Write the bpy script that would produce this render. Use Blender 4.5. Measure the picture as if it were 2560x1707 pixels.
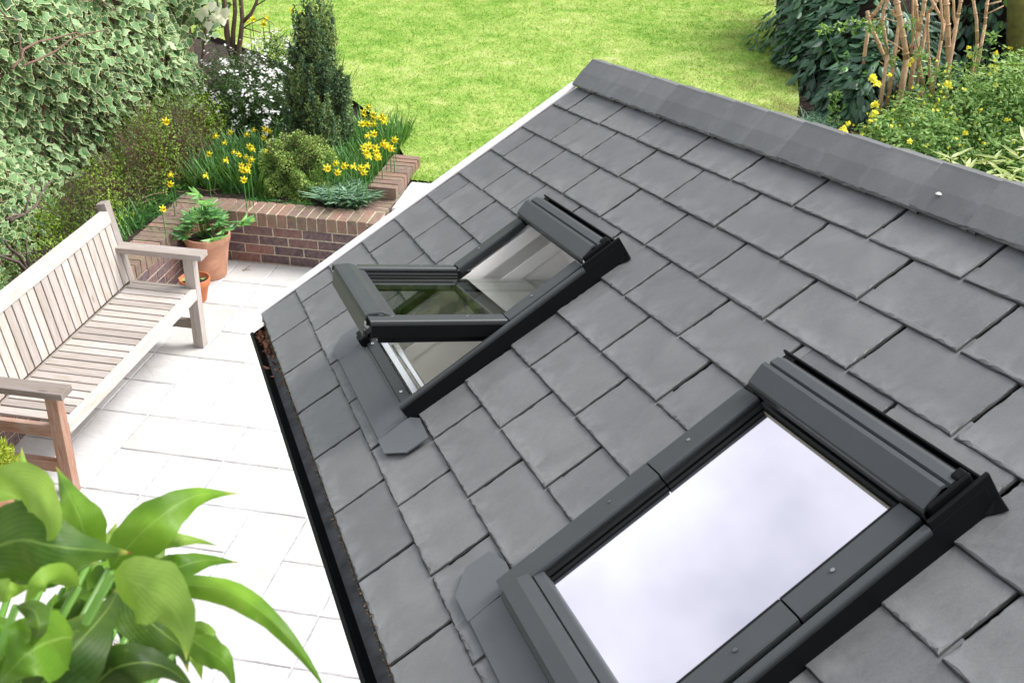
import bpy, math, random
import numpy as np
from math import sin, cos, pi, radians
rng = np.random.default_rng(7)
random.seed(7)
sc = bpy.context.scene
for o in list(bpy.data.objects): bpy.data.objects.remove(o)

# ------------------------------------------------------------------ camera
# world: X along the front garden wall, Y away down the garden, Z up, patio at 0
ROLL, PITCH, YAW, FL = -0.00420727, 0.50439222, 0.20654586, 3.17726732
CAM = np.array([0., 0., 4.])
_cp, _sp = cos(PITCH), sin(PITCH)
_X = np.array([1., 0, 0]); _Y = np.array([0, -_sp, -_cp]); _Z = np.array([0, _cp, -_sp])
_c, _s = cos(ROLL), sin(ROLL)
_X, _Y = _c*_X+_s*_Y, -_s*_X+_c*_Y
_cy, _sy = cos(YAW), sin(YAW)
RW = np.array([[_cy, -_sy, 0], [_sy, _cy, 0], [0, 0, 1]])
CX, CY, CZ = RW@_X, RW@_Y, RW@_Z
from mathutils import Matrix, Vector
cam = bpy.data.cameras.new('camera'); camo = bpy.data.objects.new('camera', cam)
sc.collection.objects.link(camo); sc.camera = camo
m = Matrix.Identity(4)
for i in range(3):
    m[i][0] = CX[i]; m[i][1] = -CY[i]; m[i][2] = -CZ[i]; m[i][3] = CAM[i]
camo.matrix_world = m
cam.sensor_width = 36; cam.lens = FL*36/2.56; cam.clip_start = .05; cam.clip_end = 400
cam.dof.use_dof = True; cam.dof.focus_distance = 4.5; cam.dof.aperture_fstop = 24

def ray(x, y):
    return CX*((x-1280)/1000/FL)+CY*((y-853.5)/1000/FL)+CZ
def atz(x, y, z):
    d = ray(x, y); return CAM+d*((z-CAM[2])/d[2])
def aty(x, y, Y):
    d = ray(x, y); return CAM+d*(Y/d[1])
def atx(x, y, X):
    d = ray(x, y); return CAM+d*(X/d[0])
def atd(x, y, dist):
    d = ray(x, y); return CAM+d*dist/np.linalg.norm(d)

# ------------------------------------------------------------------ light
SUN_EL, SUN_AZ = radians(52), radians(62)       # azimuth measured from +Y towards +X
w = bpy.data.worlds.new('World'); sc.world = w; w.use_nodes = True
nt = w.node_tree; nt.nodes.clear()
sky = nt.nodes.new('ShaderNodeTexSky'); sky.sky_type = 'NISHITA'; sky.sun_disc = False
sky.sun_elevation = SUN_EL; sky.sun_rotation = SUN_AZ; sky.air_density = 1.2; sky.dust_density = 3
hs = nt.nodes.new('ShaderNodeHueSaturation'); hs.inputs['Saturation'].default_value = .22
bg = nt.nodes.new('ShaderNodeBackground'); bg.inputs[1].default_value = .145
wo = nt.nodes.new('ShaderNodeOutputWorld')
nt.links.new(sky.outputs[0], hs.inputs['Color'])
tc = nt.nodes.new('ShaderNodeTexCoord'); cn = nt.nodes.new('ShaderNodeTexNoise'); cn.inputs['Scale'].default_value = 3.4; cn.inputs['Detail'].default_value = 5
nt.links.new(tc.outputs['Generated'], cn.inputs['Vector'])
cr_ = nt.nodes.new('ShaderNodeValToRGB'); cr_.color_ramp.elements[0].position = .35; cr_.color_ramp.elements[0].color = (.74, .72, .80, 1); cr_.color_ramp.elements[1].position = .65; cr_.color_ramp.elements[1].color = (1.5, 1.48, 1.46, 1)
nt.links.new(cn.outputs['Fac'], cr_.inputs[0])
cm = nt.nodes.new('ShaderNodeMix'); cm.data_type = 'RGBA'; cm.blend_type = 'MULTIPLY'; cm.inputs[0].default_value = 1
nt.links.new(hs.outputs[0], cm.inputs[6]); nt.links.new(cr_.outputs[0], cm.inputs[7]); nt.links.new(cm.outputs[2], bg.inputs[0]); nt.links.new(bg.outputs[0], wo.inputs[0])
sl = bpy.data.lights.new('sun', 'SUN'); sl.energy = 1.7; sl.angle = radians(26); sl.color = (1, .97, .92)
so = bpy.data.objects.new('sun', sl); sc.collection.objects.link(so)
sd = Vector((sin(SUN_AZ)*cos(SUN_EL), cos(SUN_AZ)*cos(SUN_EL), sin(SUN_EL)))
so.rotation_euler = sd.to_track_quat('Z', 'Y').to_euler()
sc.view_settings.view_transform = 'Standard'; sc.view_settings.look = 'None'
sc.view_settings.exposure = .92; sc.view_settings.gamma = 1
sc.render.engine = 'CYCLES'
sc.cycles.max_bounces = 8; sc.cycles.transparent_max_bounces = 8

# ------------------------------------------------------------------ materials
def nodes(name):
    m = bpy.data.materials.new(name); m.use_nodes = True
    n = m.node_tree; b = n.nodes['Principled BSDF']; return m, n, b
def N(n, t, **kw):
    x = n.nodes.new(t)
    for k, v in kw.items():
        if k in x.inputs: x.inputs[k].default_value = v
        else: setattr(x, k, v)
    return x
def ramp(n, stops, src):
    r = n.nodes.new('ShaderNodeValToRGB'); e = r.color_ramp.elements
    while len(e) < len(stops): e.new(.5)
    for i, (p, c) in enumerate(stops):
        e[i].position = p; e[i].color = (*c, 1) if len(c) == 3 else c
    n.links.new(src, r.inputs[0]); return r.outputs[0]
def mix(n, fac, a, b, mode='MIX'):
    x = n.nodes.new('ShaderNodeMix'); x.data_type = 'RGBA'; x.blend_type = mode
    for s, v in ((x.inputs[0], fac), (x.inputs[6], a), (x.inputs[7], b)):
        if isinstance(v, (int, float)): s.default_value = v
        elif isinstance(v, tuple): s.default_value = (*v, 1)
        else: n.links.new(v, s)
    return x.outputs[2]
def math_(n, op, a, b=0.):
    x = n.nodes.new('ShaderNodeMath'); x.operation = op
    for s, v in ((x.inputs[0], a), (x.inputs[1], b)):
        if isinstance(v, (int, float)): s.default_value = v
        else: n.links.new(v, s)
    return x.outputs[0]
def attr(n, name, out='Fac'):
    a = n.nodes.new('ShaderNodeAttribute'); a.attribute_name = name; return a.outputs[out]
def noise(n, scale, detail=4, vec=None, rough=.55, dist=0):
    t = N(n, 'ShaderNodeTexNoise', Scale=scale, Detail=detail, Roughness=rough, Distortion=dist)
    if vec is not None: n.links.new(vec, t.inputs['Vector'])
    return t.outputs['Fac']
def pos(n, scale=(1, 1, 1), src=None):
    mp = n.nodes.new('ShaderNodeMapping'); mp.inputs['Scale'].default_value = scale
    if src is None:
        g = n.nodes.new('ShaderNodeNewGeometry'); src = g.outputs['Position']
    n.links.new(src, mp.inputs[0]); return mp.outputs[0]
def bump(n, b, h, strength=.3, dist=.005):
    x = N(n, 'ShaderNodeBump', Strength=strength, Distance=dist)
    n.links.new(h, x.inputs['Height']); n.links.new(x.outputs[0], b.inputs['Normal'])

def plain(name, col, rough=.5, metal=0, var=.12, scale=30, bmp=0, spec=.5):
    m, n, b = nodes(name)
    f = noise(n, scale, 5, pos(n))
    c2 = tuple(min(1, c*(1+var)) for c in col); c1 = tuple(c*(1-var) for c in col)
    n.links.new(ramp(n, [(.3, c1), (.7, c2)], f), b.inputs['Base Color'])
    b.inputs['Roughness'].default_value = rough; b.inputs['Metallic'].default_value = metal
    b.inputs['Specular IOR Level'].default_value = spec
    if bmp: bump(n, b, noise(n, scale*4, 4, pos(n)), bmp, .003)
    return m

def leafmat(name, stops, rough=.45, trans=.25, edge=None, tcol=None, spec=.4):
    m, n, b = nodes(name)
    t = attr(n, 'tone')
    c = ramp(n, stops, t)
    if edge:
        e = ramp(n, [(.42, (0, 0, 0)), (.80, (1, 1, 1))], math_(n, 'ADD', math_(n, 'MULTIPLY', attr(n, 'edge'), .62), math_(n, 'MULTIPLY', noise(n, 16, 4, pos(n)), .42)))
        c = mix(n, e, c, edge)
    n.links.new(c, b.inputs['Base Color'])
    b.inputs['Roughness'].default_value = rough; b.inputs['Specular IOR Level'].default_value = spec
    if trans:
        tr = n.nodes.new('ShaderNodeBsdfTranslucent')
        n.links.new(mix(n, .35, c, (.5, .7, .05)), tr.inputs[0])
        ms = n.nodes.new('ShaderNodeMixShader'); ms.inputs[0].default_value = trans
        n.links.new(b.outputs[0], ms.inputs[1]); n.links.new(tr.outputs[0], ms.inputs[2])
        n.links.new(ms.outputs[0], n.nodes['Material Output'].inputs[0])
    return m

def slate_mat():
    m, n, b = nodes('slate')
    g = attr(n, 'gco', 'Vector')
    big = noise(n, 9, 4, g, .6, .6)
    streak = noise(n, 38, 5, pos(n, (1, .45, 1), g), .68, 1.6)
    fine = noise(n, 420, 3, g, .7)
    tone = attr(n, 'tone')
    c = ramp(n, [(.25, (.106, .113, .112)), (.5, (.134, .142, .141)), (.78, (.182, .190, .188))], big)
    c = mix(n, .28, c, ramp(n, [(.3, (.095, .101, .101)), (.72, (.20, .207, .206))], streak))
    c = mix(n, .12, c, ramp(n, [(.3, (.08, .08, .08)), (.7, (.4, .4, .4))], fine))
    # weathered pale bloom towards the tail edge of every slate
    blm = math_(n, 'MULTIPLY', ramp(n, [(.62, (0, 0, 0)), (.9, (1, 1, 1)), (.985, (.5, .5, .5))], attr(n, 'edge')), ramp(n, [(.42, (0, 0, 0)), (.75, (1, 1, 1))], noise(n, 22, 5, g, .6, .8)))
    c = mix(n, math_(n, 'MULTIPLY', blm, .38), c, (.33, .34, .34))
    c = mix(n, 1., c, ramp(n, [(0, (.88, .88, .885)), (1, (1.07, 1.065, 1.06))], tone), 'MULTIPLY')
    # broken edges of the slate are darker, damp stone
    c = mix(n, ramp(n, [(0, (0, 0, 0)), (1, (1, 1, 1))], math_(n, 'SUBTRACT', attr(n, 'edge'), 1.)), c, (.035, .035, .033))
    n.links.new(c, b.inputs['Base Color'])
    n.links.new(ramp(n, [(.3, (.4, .4, .4)), (.7, (.62, .62, .62))], streak), b.inputs['Roughness'])
    h = math_(n, 'ADD', math_(n, 'MULTIPLY', big, 1.0), math_(n, 'ADD', math_(n, 'MULTIPLY', streak, .5), math_(n, 'MULTIPLY', fine, .16)))
    b.inputs['Specular IOR Level'].default_value = .32
    bump(n, b, h, .34, .003)
    return m

def wood_mat():
    m, n, b = nodes('weathered_wood')
    g = attr(n, 'gco', 'Vector')
    gr = noise(n, 40, 6, pos(n, (.12, 2.2, 2.2), g), .7, 1.5)
    gr2 = noise(n, 9, 3, pos(n, (.25, 1.5, 1.5), g), .6, 2.)
    kn = N(n, 'ShaderNodeTexVoronoi', Scale=5.); n.links.new(pos(n, (.55, 1.6, 1.6), g), kn.inputs['Vector'])
    k = ramp(n, [(.0, (1, 1, 1)), (.07, (.55, .55, .55)), (.11, (0, 0, 0))], kn.outputs['Distance'])
    c = ramp(n, [(.25, (.22, .18, .16)), (.48, (.46, .41, .38)), (.74, (.70, .67, .65))], gr)
    c = mix(n, .45, c, ramp(n, [(.3, (.5, .45, .33)), (.7, (.75, .73, .73))], gr2))
    c = mix(n, math_(n, 'MULTIPLY', k, .75), c, (.16, .1, .07))
    c = mix(n, 1., c, ramp(n, [(0, (.42, .39, .37)), (1, (1.0, .99, .985))], attr(n, 'tone')), 'MULTIPLY')
    n.links.new(c, b.inputs['Base Color']); b.inputs['Roughness'].default_value = .75
    bump(n, b, gr, .35, .003)
    return m

def brick_mat(name, stops, moss=0.):
    m, n, b = nodes(name)
    c = ramp(n, stops, attr(n, 'tone'))
    p = pos(n)
    c = mix(n, .5, c, ramp(n, [(.3, (.04, .03, .04)), (.65, (.3, .2, .16))], noise(n, 35, 5, p, .65)), 'MIX')
    c = mix(n, ramp(n, [(.58, (0, 0, 0)), (.75, (.45, .45, .45))], noise(n, 90, 4, p)), c, (.4, .36, .3))
    if moss:
        c = mix(n, math_(n, 'MULTIPLY', ramp(n, [(.4, (0, 0, 0)), (.65, (1, 1, 1))], noise(n, 14, 5, p)), moss), c, (.21, .18, .11))
    n.links.new(c, b.inputs['Base Color']); b.inputs['Roughness'].default_value = .85
    bump(n, b, noise(n, 160, 4, p), .6, .004)
    return m

def redwood_mat():
    m, n, b = nodes('reddish_wood')
    g = attr(n, 'gco', 'Vector')
    gr = noise(n, 40, 6, pos(n, (.12, 2.2, 2.2), g), .7, 1.5)
    c = ramp(n, [(.25, (.16, .07, .04)), (.5, (.36, .20, .13)), (.8, (.55, .40, .33))], gr)
    c = mix(n, ramp(n, [(.45, (0, 0, 0)), (.7, (.7, .7, .7))], noise(n, 4, 3, g)), c, (.42, .36, .33))
    n.links.new(c, b.inputs['Base Color']); b.inputs['Roughness'].default_value = .7
    bump(n, b, gr, .3, .003); return m

def stone_mat():
    m, n, b = nodes('pale_sandstone')
    p = pos(n)
    c = ramp(n, [(.25, (.47, .47, .45)), (.5, (.57, .57, .56)), (.75, (.66, .66, .66))], noise(n, 2.2, 6, p, .6, .5))
    c = mix(n, 1., c, ramp(n, [(0, (.86, .855, .82)), (1, (1.10, 1.10, 1.11))], attr(n, 'tone')), 'MULTIPLY')
    cr = ramp(n, [(.0, (1, 1, 1)), (.012, (0, 0, 0))], math_(n, 'ABSOLUTE', math_(n, 'SUBTRACT', noise(n, 3.2, 5, pos(n, (1, 2.6, 1)), .6, 1.), .5)))
    c = mix(n, math_(n, 'MULTIPLY', cr, .12), c, (.35, .35, .36))
    sp = ramp(n, [(.68, (0, 0, 0)), (.74, (1, 1, 1))], noise(n, 46, 3, p))
    c = mix(n, math_(n, 'MULTIPLY', sp, .15), c, (.3, .28, .24))
    n.links.new(c, b.inputs['Base Color']); b.inputs['Roughness'].default_value = .8
    bump(n, b, noise(n, 12, 7, pos(n, (1, 2, 1)), .6, .7), .5, .012)
    return m

def lawn_mat(name, trans=.0):
    m, n, b = nodes(name)
    p = pos(n)
    f = noise(n, 1.1, 5, p, .6, .3); f2 = noise(n, 5.5, 5, p, .65)
    c = ramp(n, [(.28, (.12, .27, .03)), (.44, (.23, .39, .06)), (.58, (.39, .50, .13)), (.74, (.60, .62, .32))], math_(n, 'ADD', math_(n, 'MULTIPLY', f, .45), math_(n, 'MULTIPLY', f2, .55)))
    c = mix(n, 1., c, ramp(n, [(0, (.72, .74, .7)), (.6, (1, 1, 1)), (1, (1.16, 1.12, 1.25))], attr(n, 'tone')), 'MULTIPLY')
    # worn, mossy ground towards the right-hand bed
    mp = pos(n); sx = n.nodes.new('ShaderNodeSeparateXYZ'); n.links.new(mp, sx.inputs[0])
    near = ramp(n, [(0., (0, 0, 0)), (1., (1, 1, 1))], math_(n, 'MULTIPLY', math_(n, 'ADD', sx.outputs[0], 1.1), .75))
    wr = math_(n, 'MULTIPLY', near, ramp(n, [(.45, (0, 0, 0)), (.62, (1, 1, 1))], noise(n, 2.6, 5, p, .7)))
    c = mix(n, math_(n, 'MULTIPLY', wr, .75), c, (.20, .19, .06))
    n.links.new(c, b.inputs['Base Color']); b.inputs['Roughness'].default_value = .7
    b.inputs['Specular IOR Level'].default_value = .2
    return m

def terracotta(name, col):
    m, n, b = nodes(name)
    p = pos(n)
    c = ramp(n, [(.3, tuple(x*.8 for x in col)), (.55, col), (.75, tuple(min(1, x*1.25+.05) for x in col))], noise(n, 9, 5, p, .6, .5))
    n.links.new(c, b.inputs['Base Color']); b.inputs['Roughness'].default_value = .8
    bump(n, b, noise(n, 120, 3, p), .2, .003); return m

def glass_mat(name, refl, tint, trans_col=(.9, .95, .93)):
    m, n, b = nodes(name)
    n.nodes.remove(b)
    gl = N(n, 'ShaderNodeBsdfGlossy', Roughness=.015); gl.inputs[0].default_value = (*tint, 1)
    tr = n.nodes.new('ShaderNodeBsdfTransparent'); tr.inputs[0].default_value = (*trans_col, 1)
    lw = N(n, 'ShaderNodeLayerWeight', Blend=.35)
    f = ramp(n, [(0, (refl, refl, refl)), (1, (1, 1, 1))], lw.outputs['Fresnel'])
    ms = n.nodes.new('ShaderNodeMixShader'); n.links.new(f, ms.inputs[0])
    n.links.new(tr.outputs[0], ms.inputs[1]); n.links.new(gl.outputs[0], ms.inputs[2])
    n.links.new(ms.outputs[0], n.nodes['Material Output'].inputs[0]); return m

def petal_leaf_mat():
    # broad-leaved house plant: UV.x along the leaf, UV.y across
    m, n, b = nodes('lily_leaf')
    uv = attr(n, 'luv', 'Vector'); sx = n.nodes.new('ShaderNodeSeparateXYZ'); n.links.new(uv, sx.inputs[0])
    x, y = sx.outputs[0], sx.outputs[1]
    ay = math_(n, 'ABSOLUTE', y)
    ph = math_(n, 'SUBTRACT', math_(n, 'MULTIPLY', x, 7.), math_(n, 'MULTIPLY', ay, 6.5))
    wv = math_(n, 'ADD', math_(n, 'MULTIPLY', math_(n, 'SINE', math_(n, 'MULTIPLY', ph, 6.28)), .5), .5)
    c = ramp(n, [(0, (.008, .035, .004)), (.35, (.03, .11, .008)), (.7, (.13, .30, .02)), (1, (.32, .46, .12))], attr(n, 'tone'))  # leaf greens, with shadow and backlit glow worked into the tone extremes
    c = mix(n, math_(n, 'MULTIPLY', wv, .07), c, (.25, .46, .07))
    c = mix(n, .22, c, ramp(n, [(.3, (.05, .16, .01)), (.7, (.3, .48, .06))], noise(n, 28, 4, pos(n))))
    c = mix(n, 1., c, ramp(n, [(.32, (.55, .6, .5)), (.68, (1.5, 1.35, 1.3))], noise(n, 13, 3, pos(n), .5, .6)), 'MULTIPLY')
    c = mix(n, math_(n, 'MULTIPLY', ramp(n, [(.66, (0, 0, 0)), (.72, (1, 1, 1))], noise(n, 110, 3, pos(n))), .35), c, (.30, .34, .08))
    rib = ramp(n, [(0, (1, 1, 1)), (.06, (0, 0, 0))], ay)
    c = mix(n, math_(n, 'MULTIPLY', rib, .5), c, (.35, .52, .12))
    tip = ramp(n, [(.90, (0, 0, 0)), (.95, (1, 1, 1))], x)
    c = mix(n, tip, c, (.42, .42, .08))
    c = mix(n, math_(n, 'MULTIPLY', ramp(n, [(.95, (0, 0, 0)), (.975, (1, 1, 1))], x), attr(n, 'edge')), c, (.20, .07, .03))
    n.links.new(c, b.inputs['Base Color']); b.inputs['Roughness'].default_value = .46; b.inputs['Specular IOR Level'].default_value = .35
    bump(n, b, math_(n, 'ADD', math_(n, 'MULTIPLY', wv, .3), noise(n, 45, 3, pos(n))), .12, .003)
    tr = n.nodes.new('ShaderNodeBsdfTranslucent'); n.links.new(mix(n, math_(n, 'MULTIPLY', attr(n, 'tone'), .6), c, (.35, .65, .03)), tr.inputs[0])
    ms = n.nodes.new('ShaderNodeMixShader'); ms.inputs[0].default_value = .40
    n.links.new(b.outputs[0], ms.inputs[1]); n.links.new(tr.outputs[0], ms.inputs[2])
    n.links.new(ms.outputs[0], n.nodes['Material Output'].inputs[0]); return m

M = dict(
 redwood=redwood_mat(),
 slate=slate_mat(), wood=wood_mat(), stone=stone_mat(),
 metal=plain('grey_coated_metal', (.056, .063, .065), .42, .0, .05, 20, .0, .3),
 lead=plain('grey_flashing', (.10, .11, .115), .5, 0, .06, 12),
 black=plain('black_coated_metal', (.004, .0045, .005), .5, 0, .1, 20, 0, .12),
 rubber=plain('black_rubber', (.006, .007, .007), .5, 0, .1, 20, 0, .2),
 gutter=plain('black_plastic', (.012, .013, .014), .35, 0, .3, 25),
 sky_sheen=plain('gutter_sky_sheen', (.075, .08, .082), .8, 0, .5, 18, .4),  # grey stands for sky light on the gutter's inner face
 upvc=plain('white_plastic', (.85, .86, .87), .35, 0, .02, 5),
 silver=plain('bright_aluminium', (.80, .82, .82), .25, .85, .04, 10),
 screw=plain('zinc_screw', (.25, .27, .28), .35, .5, .1, 40),
 plaster=plain('white_plaster', (.90, .90, .88), .8, 0, .04, 6),
 timber=plain('pale_timber', (.55, .38, .26), .6, 0, .15, 15),
 brick=brick_mat('dark_red_brick', [(0, (.05, .04, .06)), (.45, (.11, .075, .10)), (.7, (.24, .11, .09)), (1, (.42, .17, .12))]),
 coping=brick_mat('weathered_coping_brick', [(0, (.13, .09, .08)), (.5, (.25, .15, .12)), (1, (.42, .19, .14))], .8),
 oldbrick=brick_mat('old_brown_brick', [(0, (.16, .10, .07)), (1, (.32, .2, .14))], .4),
 mortar=plain('mortar', (.54, .49, .37), .9, 0, .3, 40, .4),
 joint=plain('patio_joint', (.42, .42, .46), .9, 0, .4, 30, .3),
 soil=plain('soil', (.035, .024, .017), .95, 0, .7, 25, .8),
 lawn=lawn_mat('lawn_turf'), blade=lawn_mat('grass_blade'),
 terra=terracotta('terracotta', (.58, .30, .19)), terra2=terracotta('orange_terracotta', (.52, .17, .07)),
 bark=plain('brown_bark', (.17, .11, .085), .85, 0, .35, 40, .5),
 tanbark=plain('tan_bark', (.50, .33, .19), .75, 0, .3, 25, .4),
 greybark=plain('grey_brown_bark', (.13, .10, .08), .85, 0, .35, 40, .5),
 mossbark=plain('mossy_bark', (.14, .14, .03), .9, 0, .35, 12, .6),
 twig=plain('red_brown_twig', (.19, .11, .085), .8, 0, .3, 40),
 ivy=leafmat('variegated_ivy_leaf', [(0, (.018, .055, .016)), (.4, (.085, .20, .065)), (.75, (.22, .39, .17)), (1, (.46, .62, .36))], .5, .15, (.72, .76, .38), spec=.28),
 olive=leafmat('small_olive_leaf', [(0, (.05, .09, .015)), (.5, (.11, .19, .02)), (1, (.27, .42, .035))], .5, .2),
 darkleaf=leafmat('dark_small_leaf', [(0, (.02, .05, .015)), (.6, (.05, .12, .03)), (1, (.12, .24, .06))], .45, .15),
 conifer=leafmat('conifer_spray', [(0, (.09, .035, .02)), (.12, (.05, .05, .02)), (.2, (.04, .09, .055)), (.55, (.14, .25, .12)), (1, (.34, .45, .13))], .6, .1),
 mound=leafmat('golden_green_fan', [(0, (.08, .05, .02)), (.1, (.08, .13, .04)), (.5, (.22, .37, .08)), (1, (.50, .62, .18))], .6, .12),
 strap=leafmat('strap_leaf', [(0, (.012, .055, .015)), (.6, (.055, .19, .04)), (1, (.20, .44, .12))], .38, .2),
 silverleaf=leafmat('silver_strap_leaf', [(0, (.07, .20, .09)), (1, (.36, .54, .38))], .4, .12),
 daff=leafmat('daffodil_stem', [(0, (.06, .22, .04)), (1, (.12, .34, .07))], .4, .2),
 yellow=leafmat('yellow_petal', [(0, (1, .90, .06)), (1, (1, .97, .12))], .6, .12),
 trumpet=leafmat('deep_yellow_trumpet', [(0, (1, .76, .02)), (1, (1, .84, .03))], .6, .1),
 white=leafmat('white_petal', [(0, (.8, .8, .8)), (1, (.95, .95, .95))], .5, .2),
 cream=leafmat('cream_leaf', [(0, (.75, .75, .5)), (1, (.9, .9, .72))], .4, .25),
 gloss=leafmat('dark_glossy_leaf', [(0, (.015, .055, .028)), (.6, (.05, .135, .07)), (.92, (.10, .23, .10)), (1, (.16, .38, .05))], .40, .06, spec=.6),
 kerria=leafmat('bright_serrate_leaf', [(0, (.07, .17, .03)), (.5, (.20, .38, .08)), (1, (.42, .58, .20))], .5, .3),
 bamboo=leafmat('pale_bamboo_leaf', [(0, (.3, .42, .1)), (1, (.65, .7, .35))], .4, .3),
 hell=leafmat('hellebore_leaf', [(0, (.04, .15, .05)), (.5, (.13, .32, .09)), (1, (.26, .52, .12))], .35, .15),
 gold=leafmat('golden_conifer_leaf', [(0, (.2, .28, .02)), (1, (.5, .58, .06))], .5, .25),
 grey=leafmat('silver_grey_leaf', [(0, (.3, .32, .3)), (1, (.6, .62, .6))], .6, .1),
 straw=leafmat('dry_straw', [(0, (.25, .17, .09)), (1, (.5, .38, .22))], .8, .1),
 debris=leafmat('dead_leaf', [(0, (.08, .04, .02)), (1, (.4, .18, .1))], .7, 0),
 mossgrit=leafmat('moss_and_grit', [(0, (.04, .03, .02)), (1, (.16, .11, .05))], .8, 0),
 hedge=leafmat('hedge_leaf', [(0, (.14, .18, .06)), (1, (.48, .54, .24))], .5, .55),
 lily=petal_leaf_mat(),
 lilystem=plain('green_stem', (.12, .27, .035), .4, 0, .2, 20),
 glass=glass_mat('clear_reflective_glass', .42, (.95, .98, .93), (.84, .88, .86)),
 glass2=glass_mat('sky_reflecting_glass', .86, (.97, .94, 1.0), (.94, .91, 1.0)),
 spacer=plain('glazing_spacer', (.25, .27, .27), .3, .6, .05, 10),
 strip=plain('olive_seal', (.22, .21, .13), .5, 0, .1, 10),
 reveal=plain('beige_reveal', (.84, .82, .77), .8, 0, .05, 6),
 render=plain('house_brick', (.35, .2, .15), .8, 0, .2, 8),
)

# ------------------------------------------------------------------ mesh helpers
COL = sc.collection
ORG = {}
def meshobj(name, V, F, mat, parent=None, attrs=None, smooth=False, ids=None):
    V = np.asarray(V, float)
    org = np.zeros(3)
    if parent is not None: org = ORG.get(parent.name, np.zeros(3))
    me = bpy.data.meshes.new(name)
    if isinstance(F, np.ndarray):
        k = F.shape[1]; nf = len(F)
        me.vertices.add(len(V)); me.vertices.foreach_set('co', (V-org).astype(np.float32).ravel())
        me.loops.add(nf*k); me.loops.foreach_set('vertex_index', F.astype(np.int32).ravel())
        me.polygons.add(nf)
        me.polygons.foreach_set('loop_start', np.arange(0, nf*k, k, dtype=np.int32))
        me.polygons.foreach_set('loop_total', np.full(nf, k, dtype=np.int32))
        me.update(calc_edges=True)
    else:
        me.from_pydata([tuple(v) for v in (V-org)], [], F)
    if isinstance(mat, (list, tuple)):
        for q in mat: me.materials.append(q)
        if ids is not None: me.polygons.foreach_set('material_index', np.asarray(ids, dtype=np.int32))
    elif mat: me.materials.append(mat)
    if attrs:
        for k_, a in attrs.items():
            a = np.asarray(a, np.float32)
            if a.ndim == 1:
                x = me.attributes.new(k_, 'FLOAT', 'POINT'); x.data.foreach_set('value', a)
            else:
                x = me.attributes.new(k_, 'FLOAT_VECTOR', 'POINT'); x.data.foreach_set('vector', a.ravel())
    if smooth: me.polygons.foreach_set('use_smooth', [True]*len(me.polygons))
    me.validate(); me.update()
    o = bpy.data.objects.new(name, me); COL.objects.link(o)
    if parent is not None:
        o.parent = parent; ORG[o.name] = org
    else: ORG[o.name] = org
    return o
def tag(o, label=None, cat=None, group=None, kind=None):
    if label: o['label'] = label
    if cat: o['category'] = cat
    if group: o['group'] = group
    if kind: o['kind'] = kind
    return o
def thing(name, label, cat, loc=(0, 0, 0), group=None):
    o = bpy.data.objects.new(name, None); COL.objects.link(o); o.location = loc
    o.empty_display_size = .2; ORG[o.name] = np.array(loc, float)
    return tag(o, label, cat, group)

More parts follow.
